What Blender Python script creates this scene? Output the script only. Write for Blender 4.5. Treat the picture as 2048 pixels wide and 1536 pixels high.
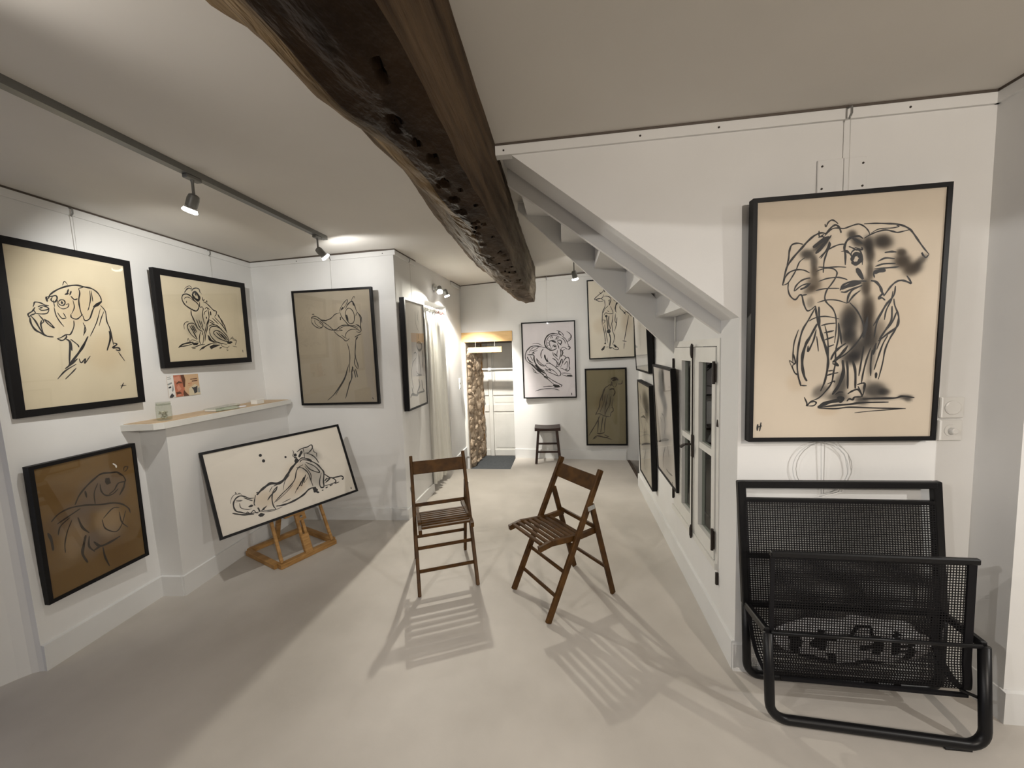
import bpy, bmesh, math, random
from mathutils import Vector, Matrix, noise
for _o in list(bpy.data.objects): bpy.data.objects.remove(_o)
S = bpy.context.scene; COL = S.collection
R = math.radians; V = Vector
random.seed(7)

# ------------------------------------------------------------------ camera
def make_camera():
    y, p, r = R(7.912), R(4.685), R(-1.928)
    f = V((-math.sin(y)*math.cos(p), math.cos(y)*math.cos(p), -math.sin(p)))
    rt = V((math.cos(y), math.sin(y), 0)); up = rt.cross(f)
    r2 = math.cos(r)*rt + math.sin(r)*up; u2 = -math.sin(r)*rt + math.cos(r)*up
    cd = bpy.data.cameras.new('camera'); cam = bpy.data.objects.new('camera', cd); COL.objects.link(cam)
    cd.sensor_width = 36; cd.lens = 36*770/2048; cd.clip_start = .02
    m = Matrix((r2, u2, -f)).transposed().to_4x4(); m.translation = V((0, 0, 1.45))
    cam.matrix_world = m
    S.camera = cam
make_camera()
# ------------------------------------------------------------------ world, exposure, lamps
W = bpy.data.worlds.new('dusk'); S.world = W; W.use_nodes = True
W.node_tree.nodes['Background'].inputs[0].default_value = (.25, .38, .8, 1)
W.node_tree.nodes['Background'].inputs[1].default_value = .5
S.view_settings.view_transform = 'Standard'; S.view_settings.look = 'None'
S.view_settings.gamma = 1; S.view_settings.use_curve_mapping = False
S.view_settings.exposure = 0.0
WARM = (1, .86, .70); MID = (1, .92, .82); COOL = (.93, .96, 1)
def lamp(name, loc, to, watt, col=MID, cone=130, blend=.6, rad=.02):
    l = bpy.data.lights.new(name, 'SPOT'); l.energy = watt; l.color = col; l.spot_size = R(cone); l.spot_blend = blend
    l.shadow_soft_size = rad
    o = bpy.data.objects.new(name, l); COL.objects.link(o); o.location = loc
    o.rotation_euler = (V(to)-V(loc)).to_track_quat('-Z', 'Y').to_euler()
    return o
LAMPS = {   # position of each bulb, what it points at, watts, colour, cone
 'track_one':   ((-1.747, 1.657, 2.14), (-2.62, 2.40, 1.40), 36, (1, 0.98, 0.93), 112),
 'track_two':   ((-1.68, 2.656, 2.16), (-1.60, 3.12, 2.15), 7.5, (1, 0.99, 0.96), 150),
 'track_three': ((-1.66, .55, 2.17), (1.05, 1.73, 1.1), 30, (1, 0.94, 0.87), 120),
 'track_four':  ((-1.64, -.45, 2.17), (1.1, 1.73, 1.1), 58, (1, 0.97, 0.94), 100),
 'sconce_one':   ((-1.297, 4.012, 2.095), (-.8, 2.6, .3), 96, (1, 0.95, 0.82), 124),
 'sconce_two':   ((-1.297, 4.297, 2.083), (-1.08, 5.6, .55), 240, (1, 0.96, 0.88), 62),
 'sconce_glow': ((-1.297, 4.30, 2.081), (-1.2, 4.4, .3), 26, (1, 0.96, 0.88), 160),
 'twin_one':   ((0.222, 3.691, 2.232), (.55, 5.1, 1.6), 14, (1, 0.97, 0.92), 150),
 'twin_two':   ((0.118, 3.734, 2.088), (-.5, 5.1, .8), 9, (1, 0.97, 0.9), 150),
 'right_lamp':  ((2.75, .25, 2.0), (1.35, 1.5, .35), 78, (1, 0.97, 0.92), 92),
 'right_low':   ((2.75, .0, 1.35), (-1.6, 3.1, .5), 62, (1, 0.97, 0.92), 25),
 'rear_right':   ((1.4, -1.3, 2.22), (1.2, 1.5, 1.2), 140, (1, 0.9, 0.79), 122),
 'rear_left':   ((-0.9, -1.6, 2.22), (-.3, 1.0, .3), 22, (1, 0.97, 0.92), 165),
}
for n, (loc, to, w, c, cone) in LAMPS.items(): lamp(n, loc, to, w, c, cone)

# ------------------------------------------------------------------ materials
MATS = {}
def nmat(name, col, rough=.6, metal=0, spec=.5):
    m = bpy.data.materials.new(name); m.use_nodes = True; b = m.node_tree.nodes['Principled BSDF']
    b.inputs['Base Color'].default_value = (*col, 1); b.inputs['Roughness'].default_value = rough
    b.inputs['Metallic'].default_value = metal; b.inputs['Specular IOR Level'].default_value = spec
    MATS[name] = m; return m
def noisy(name, c1, c2, scale=4, stretch=(1, 1, 1), rough=.7, bump=.1, bscale=60, detail=6, spec=.4, lo=.35, hi=.65, coord='Object', bdist=.01):
    m = nmat(name, c1, rough, 0, spec); nt = m.node_tree; N = nt.nodes; L = nt.links; b = N['Principled BSDF']
    tc = N.new('ShaderNodeTexCoord'); mp = N.new('ShaderNodeMapping'); mp.inputs['Scale'].default_value = stretch
    L.new(tc.outputs[coord], mp.inputs[0])
    n1 = N.new('ShaderNodeTexNoise'); n1.inputs['Scale'].default_value = scale; n1.inputs['Detail'].default_value = detail
    L.new(mp.outputs[0], n1.inputs['Vector'])
    cr = N.new('ShaderNodeValToRGB'); cr.color_ramp.elements[0].position = lo; cr.color_ramp.elements[1].position = hi
    cr.color_ramp.elements[0].color = (*c1, 1); cr.color_ramp.elements[1].color = (*c2, 1)
    L.new(n1.outputs[0], cr.inputs[0]); L.new(cr.outputs[0], b.inputs['Base Color'])
    if bump:
        n2 = N.new('ShaderNodeTexNoise'); n2.inputs['Scale'].default_value = bscale; n2.inputs['Detail'].default_value = 4
        L.new(mp.outputs[0], n2.inputs['Vector'])
        bp = N.new('ShaderNodeBump'); bp.inputs['Strength'].default_value = bump; bp.inputs['Distance'].default_value = bdist
        L.new(n2.outputs[0], bp.inputs['Height']); L.new(bp.outputs[0], b.inputs['Normal'])
    return m
noisy('plaster', (.74, .735, .72), (.78, .775, .76), 2, rough=.85, bump=.12, bscale=14, spec=.2)
noisy('ceiling_paint', (.69, .66, .61), (.72, .69, .64), 2, rough=.9, bump=.08, bscale=12, spec=.1)
noisy('skirting', (.72, .72, .71), (.76, .76, .75), 3, rough=.5, bump=.05, bscale=20)
noisy('woodwork_white', (.70, .69, .65), (.76, .75, .71), 5, rough=.45, bump=.06, bscale=30)
noisy('screed', (.445, .412, .37), (.605, .565, .515), 1.5, rough=.55, bump=.12, bscale=18, spec=.4, detail=12, lo=.28, hi=.66)
noisy('chair_wood', (.046, .020, .0045), (.090, .040, .0085), 18, (1, 1, 1), rough=.45, bump=.04, bscale=60, spec=.22)
noisy('stool_wood', (.020, .009, .007), (.035, .014, .010), 18, rough=.4, bump=.03)
noisy('pine', (.30, .155, .045), (.44, .245, .085), 7, (2, 2, 9), rough=.5, bump=.04)
noisy('oak_lintel', (.60, .38, .16), (.70, .47, .22), 5, (1, 5, 5), rough=.55, bump=.05)
noisy('shelf_wood', (.50, .36, .22), (.60, .45, .29), 6, (6, 1, 1), rough=.55, bump=.03)
noisy('stone', (.26, .19, .125), (.50, .40, .30), 9, rough=.9, bump=.6, bscale=30, spec=.2)
noisy('mortar', (.30, .24, .18), (.42, .35, .28), 12, rough=.95, bump=.6, bscale=40, spec=.1)
noisy('mat_rubber', (.055, .06, .065), (.075, .08, .085), 40, rough=.9, bump=.3, bscale=200)
noisy('linen', (.72, .71, .66), (.78, .77, .72), 8, (1, 1, .2), rough=.9, bump=.05, bscale=120)
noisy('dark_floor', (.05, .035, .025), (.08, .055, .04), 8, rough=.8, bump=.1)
nmat('black_frame', (.007, .0065, .007), .5, 0, .22)
nmat('black_steel', (.007, .007, .008), .36, 0, .3)
nmat('black_mesh', (.007, .0065, .0075), .7, 0, .2)
nmat('black_cloth', (.008, .0075, .009), .8, 0, .2)
nmat('grey_metal', (.30, .30, .29), .38, .8)
nmat('track_metal', (.22, .22, .21), .42, .6)
nmat('steel', (.55, .55, .54), .3, .9)
nmat('rail_dark', (.10, .08, .065), .5, .3)
nmat('iron', (.03, .022, .018), .55, .3)
nmat('wire', (.55, .54, .52), .4, .3)
nmat('white_plastic', (.76, .75, .72), .35)
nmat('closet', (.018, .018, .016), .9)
nmat('backing', (.10, .07, .05), .9)
nmat('bag_white', (.80, .79, .82), .35)
nmat('card_white', (.82, .81, .77), .5)
nmat('red_paint', (.25, .03, .02), .5)
def emit(name, col, s):
    m = bpy.data.materials.new(name); m.use_nodes = True; nt = m.node_tree; nt.nodes.clear()
    e = nt.nodes.new('ShaderNodeEmission'); e.inputs[0].default_value = (*col, 1); e.inputs[1].default_value = s
    o = nt.nodes.new('ShaderNodeOutputMaterial'); nt.links.new(e.outputs[0], o.inputs[0]); MATS[name] = m
emit('bulb_glow', (1, .95, .88), 12)
def pane_mat(name, tint, ior, rough=.0, k=1.0):
    m = bpy.data.materials.new(name); m.use_nodes = True; nt = m.node_tree; N = nt.nodes; N.clear()
    t = N.new('ShaderNodeBsdfTransparent'); t.inputs[0].default_value = (*tint, 1)
    g = N.new('ShaderNodeBsdfGlossy'); g.inputs['Roughness'].default_value = rough
    lw = N.new('ShaderNodeLayerWeight'); lw.inputs[0].default_value = .5
    p5 = N.new('ShaderNodeMath'); p5.operation = 'POWER'; p5.inputs[1].default_value = 5; nt.links.new(lw.outputs['Facing'], p5.inputs[0])
    r0 = ((ior-1)/(ior+1))**2*1.6
    f = N.new('ShaderNodeMath'); f.operation = 'MULTIPLY_ADD'; f.inputs[1].default_value = (1-r0)*k; f.inputs[2].default_value = r0; nt.links.new(p5.outputs[0], f.inputs[0])
    x = N.new('ShaderNodeMixShader'); o = N.new('ShaderNodeOutputMaterial')
    nt.links.new(f.outputs[0], x.inputs[0]); nt.links.new(t.outputs[0], x.inputs[1]); nt.links.new(g.outputs[0], x.inputs[2])
    nt.links.new(x.outputs[0], o.inputs[0]); MATS[name] = m
pane_mat('picture_glass', (.98, .98, .98), 1.40, .02)
pane_mat('window_glass', (.62, .66, .62), 1.45, .01, .55)
pane_mat('jar_glass', (.88, .90, .86), 1.45, .03)
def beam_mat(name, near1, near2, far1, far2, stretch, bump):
    """weathered oak: dark stained towards the viewer, greyer far end with its lamp light painted in"""
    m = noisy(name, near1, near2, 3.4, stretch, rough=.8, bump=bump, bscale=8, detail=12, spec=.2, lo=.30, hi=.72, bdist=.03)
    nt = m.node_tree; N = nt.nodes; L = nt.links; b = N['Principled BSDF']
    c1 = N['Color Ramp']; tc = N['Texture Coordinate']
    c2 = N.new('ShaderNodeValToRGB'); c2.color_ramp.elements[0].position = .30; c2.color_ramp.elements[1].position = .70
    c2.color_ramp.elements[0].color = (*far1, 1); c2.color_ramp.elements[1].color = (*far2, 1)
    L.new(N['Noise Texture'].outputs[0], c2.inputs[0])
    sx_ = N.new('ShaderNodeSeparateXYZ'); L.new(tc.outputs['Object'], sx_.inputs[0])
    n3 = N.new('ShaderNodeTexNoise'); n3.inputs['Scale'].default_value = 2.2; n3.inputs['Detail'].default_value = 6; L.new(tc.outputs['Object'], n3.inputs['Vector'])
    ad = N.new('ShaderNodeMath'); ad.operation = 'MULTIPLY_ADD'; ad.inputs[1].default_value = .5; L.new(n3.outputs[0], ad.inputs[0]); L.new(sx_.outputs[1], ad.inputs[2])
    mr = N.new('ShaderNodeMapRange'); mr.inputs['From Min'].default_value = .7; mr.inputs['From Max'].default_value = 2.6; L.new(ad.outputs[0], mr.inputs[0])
    mx = N.new('ShaderNodeMix'); mx.data_type = 'RGBA'; L.new(mr.outputs[0], mx.inputs[0]); L.new(c1.outputs[0], mx.inputs[6]); L.new(c2.outputs[0], mx.inputs[7])  # paler far colour also carries the lamp light falling on that end
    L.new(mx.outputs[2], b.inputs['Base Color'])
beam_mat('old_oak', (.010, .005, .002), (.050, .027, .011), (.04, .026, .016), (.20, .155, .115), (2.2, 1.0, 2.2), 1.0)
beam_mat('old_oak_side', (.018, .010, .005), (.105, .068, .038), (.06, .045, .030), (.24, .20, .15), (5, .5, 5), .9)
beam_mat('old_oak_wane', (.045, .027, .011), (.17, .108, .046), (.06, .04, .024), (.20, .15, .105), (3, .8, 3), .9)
nmat('knot_hole', (.006, .004, .003), .9, 0, .1)
def paper_mat():
    m = nmat('drawing_paper', (1, 1, 1), .8, 0, .2); nt = m.node_tree
    a = nt.nodes.new('ShaderNodeVertexColor'); a.layer_name = 'pigment'
    n = nt.nodes.new('ShaderNodeTexNoise'); n.inputs['Scale'].default_value = 5; n.inputs['Detail'].default_value = 6
    mr = nt.nodes.new('ShaderNodeMapRange'); mr.inputs['To Min'].default_value = .93; mr.inputs['To Max'].default_value = 1.05
    nt.links.new(n.outputs[0], mr.inputs[0])
    mx = nt.nodes.new('ShaderNodeMix'); mx.data_type = 'RGBA'; mx.blend_type = 'MULTIPLY'; mx.inputs[0].default_value = 1
    nt.links.new(a.outputs[0], mx.inputs[6]); nt.links.new(mr.outputs[0], mx.inputs[7])
    nt.links.new(mx.outputs[2], nt.nodes['Principled BSDF'].inputs['Base Color'])
paper_mat()

# ------------------------------------------------------------------ mesh helpers
class MB:
    def __init__(s): s.v = []; s.f = []; s.m = []; s.cur = 0
    def add(s, vs, fs):
        o = len(s.v); s.v += [tuple(v) for v in vs]; s.f += [tuple(i+o for i in f) for f in fs]; s.m += [s.cur]*len(fs); return s
    def mat(s, i): s.cur = i; return s
    def box(s, c, d, rot=None, ch=0.0):
        """box centred at c with full sizes d; ch = chamfer"""
        x, y, z = [k/2 for k in d]; c = V(c)
        if ch <= 0:
            vs = [V((a*x, b*y, e*z)) for a in (-1, 1) for b in (-1, 1) for e in (-1, 1)]
            fs = [(0, 1, 3, 2), (4, 6, 7, 5), (0, 4, 5, 1), (2, 3, 7, 6), (0, 2, 6, 4), (1, 5, 7, 3)]
        else:
            bm = bmesh.new(); bmesh.ops.create_cube(bm, size=1)
            for w in bm.verts: w.co = V((w.co.x*2*x, w.co.y*2*y, w.co.z*2*z))
            bmesh.ops.bevel(bm, geom=list(bm.edges), offset=ch, segments=1, affect='EDGES')
            bm.verts.index_update(); vs = [w.co.copy() for w in bm.verts]; fs = [[w.index for w in f.verts] for f in bm.faces]; bm.free()
        if rot is not None: vs = [rot @ v for v in vs]
        return s.add([c+v for v in vs], fs)
    def span(s, a, b, ch=0.0):
        a, b = V(a), V(b); return s.box((a+b)/2, [abs(k) for k in (b-a)], None, ch)
    def bar(s, p, q, w, h, side=(0, 0, 1), ch=0.0):
        """rectangular bar from p to q, h measured towards 'side'"""
        p, q = V(p), V(q); d = q-p; L = d.length; z = d.normalized(); y = V(side); y = (y-z*y.dot(z)).normalized(); x = y.cross(z)
        rot = Matrix((x, y, z)).transposed()
        return s.box((p+q)/2, (w, h, L), rot, ch)
    def tube(s, pts, r, n=8, cap=True):
        pts = [V(p) for p in pts]; k = len(pts); rs = r if isinstance(r, (list, tuple)) else [r]*k
        vs = []; fs = []; ref = None
        for i, p in enumerate(pts):
            d = (pts[min(i+1, k-1)]-pts[max(i-1, 0)]).normalized()
            if ref is None: ref = V((0, 0, 1)) if abs(d.z) < .9 else V((1, 0, 0))
            x = (ref-d*ref.dot(d)).normalized(); y = d.cross(x); ref = x
            for j in range(n):
                a = 2*math.pi*j/n; vs.append(p+(x*math.cos(a)+y*math.sin(a))*rs[i])
        for i in range(k-1):
            for j in range(n): fs.append((i*n+j, i*n+(j+1) % n, (i+1)*n+(j+1) % n, (i+1)*n+j))
        if cap: fs += [tuple(range(n))[::-1], tuple(range((k-1)*n, k*n))]
        return s.add(vs, fs)
    def lathe(s, prof, c, axis=(0, 0, 1), n=20):
        """prof: list of (radius, height) along axis from c"""
        z = V(axis).normalized(); ref = V((0, 0, 1)) if abs(z.z) < .9 else V((1, 0, 0)); x = (ref-z*ref.dot(z)).normalized(); y = z.cross(x); c = V(c)
        vs = []; fs = []; k = len(prof)
        for r, h in prof:
            for j in range(n):
                a = 2*math.pi*j/n; vs.append(c+z*h+(x*math.cos(a)+y*math.sin(a))*max(r, 1e-5))
        for i in range(k-1):
            for j in range(n): fs.append((i*n+j, i*n+(j+1) % n, (i+1)*n+(j+1) % n, (i+1)*n+j))
        fs += [tuple(range(n))[::-1], tuple(range((k-1)*n, k*n))]
        return s.add(vs, fs)
    def prism(s, poly, ext):
        """poly: 3-D points of a planar outline; ext: extrusion vector"""
        e = V(ext); k = len(poly); a = [V(p) for p in poly]
        fs = [tuple(range(k))[::-1], tuple(range(k, 2*k))]+[(i, (i+1) % k, k+(i+1) % k, k+i) for i in range(k)]
        return s.add(a+[p+e for p in a], fs)
    def build(s, name, mats, parent=None, smooth=False, kind=None):
        me = bpy.data.meshes.new(name); me.from_pydata(s.v, [], s.f)
        for k in (mats if isinstance(mats, (list, tuple)) else [mats]): me.materials.append(MATS[k])
        for p, i in zip(me.polygons, s.m): p.material_index = i; p.use_smooth = smooth
        bm = bmesh.new(); bm.from_mesh(me); bmesh.ops.recalc_face_normals(bm, faces=bm.faces); bm.to_mesh(me); bm.free()
        o = bpy.data.objects.new(name, me); COL.objects.link(o)
        if parent is not None: o.parent = parent
        if kind: o['kind'] = kind
        return o
def smooth_angle(o, a=40):
    for p in o.data.polygons: p.use_smooth = True
    o.data.set_sharp_from_angle(angle=R(a)); return o
def thing(name, label, cat, loc=(0, 0, 0), rotz=0, group=None, mat=None):
    o = bpy.data.objects.new(name, None); COL.objects.link(o); o.empty_display_size = .05
    if mat is not None: o.matrix_world = mat
    else: o.location = loc; o.rotation_euler = (0, 0, rotz)
    o['label'] = label; o['category'] = cat
    if group: o['group'] = group
    return o
def tag(o, label, cat, group=None):
    o['label'] = label; o['category'] = cat
    if group: o['group'] = group
    return o
def rebase(o, loc):
    """give a single-mesh thing an origin at loc"""
    loc = V(loc); o.data.transform(Matrix.Translation(-loc)); o.location = loc; return o
def struct(mb, name, mats, parent=None, smooth=False): return mb.build(name, mats, parent, smooth, None if parent else 'structure')
def holed(mb, org, u, v, n, w, h, holes):
    """slab w x h in plane (u,v) from org, thickness vector n, with rectangular holes (u0,v0,u1,v1)"""
    us = sorted({0, w, *[k for H in holes for k in (H[0], H[2])]}); vs = sorted({0, h, *[k for H in holes for k in (H[1], H[3])]})
    us = [k for k in us if 0 <= k <= w]; vs = [k for k in vs if 0 <= k <= h]; org, u, v, n = V(org), V(u), V(v), V(n)
    inside = lambda a, b: any(H[0] < a < H[2] and H[1] < b < H[3] for H in holes)
    P = lambda a, b, k: org+u*a+v*b+n*k
    nu, nv = len(us)-1, len(vs)-1
    solid = [[not inside((us[i]+us[i+1])/2, (vs[j]+vs[j+1])/2) for j in range(nv)] for i in range(nu)]
    S_ = lambda i, j: 0 <= i < nu and 0 <= j < nv and solid[i][j]
    for i in range(nu):
        for j in range(nv):
            if not solid[i][j]: continue
            a, b, c, d = us[i], us[i+1], vs[j], vs[j+1]
            for k in (0, 1): mb.add([P(a, c, k), P(b, c, k), P(b, d, k), P(a, d, k)], [(0, 1, 2, 3)])
            if not S_(i-1, j): mb.add([P(a, c, 0), P(a, d, 0), P(a, d, 1), P(a, c, 1)], [(0, 1, 2, 3)])
            if not S_(i+1, j): mb.add([P(b, c, 0), P(b, d, 0), P(b, d, 1), P(b, c, 1)], [(0, 1, 2, 3)])
            if not S_(i, j-1): mb.add([P(a, c, 0), P(b, c, 0), P(b, c, 1), P(a, c, 1)], [(0, 1, 2, 3)])
            if not S_(i, j+1): mb.add([P(a, d, 0), P(b, d, 0), P(b, d, 1), P(a, d, 1)], [(0, 1, 2, 3)])
    return mb
def clamp(x, a=0., b=1.): return max(a, min(b, x))
def zc(x, y):
    t = clamp((y-3.15)/2.04, 0, 1.3)
    return 2.35-.04*clamp((-1.6-x)/1.1)+t*(.032+.075*clamp((x+1.4)/1.7, 0, 1.3))
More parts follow.
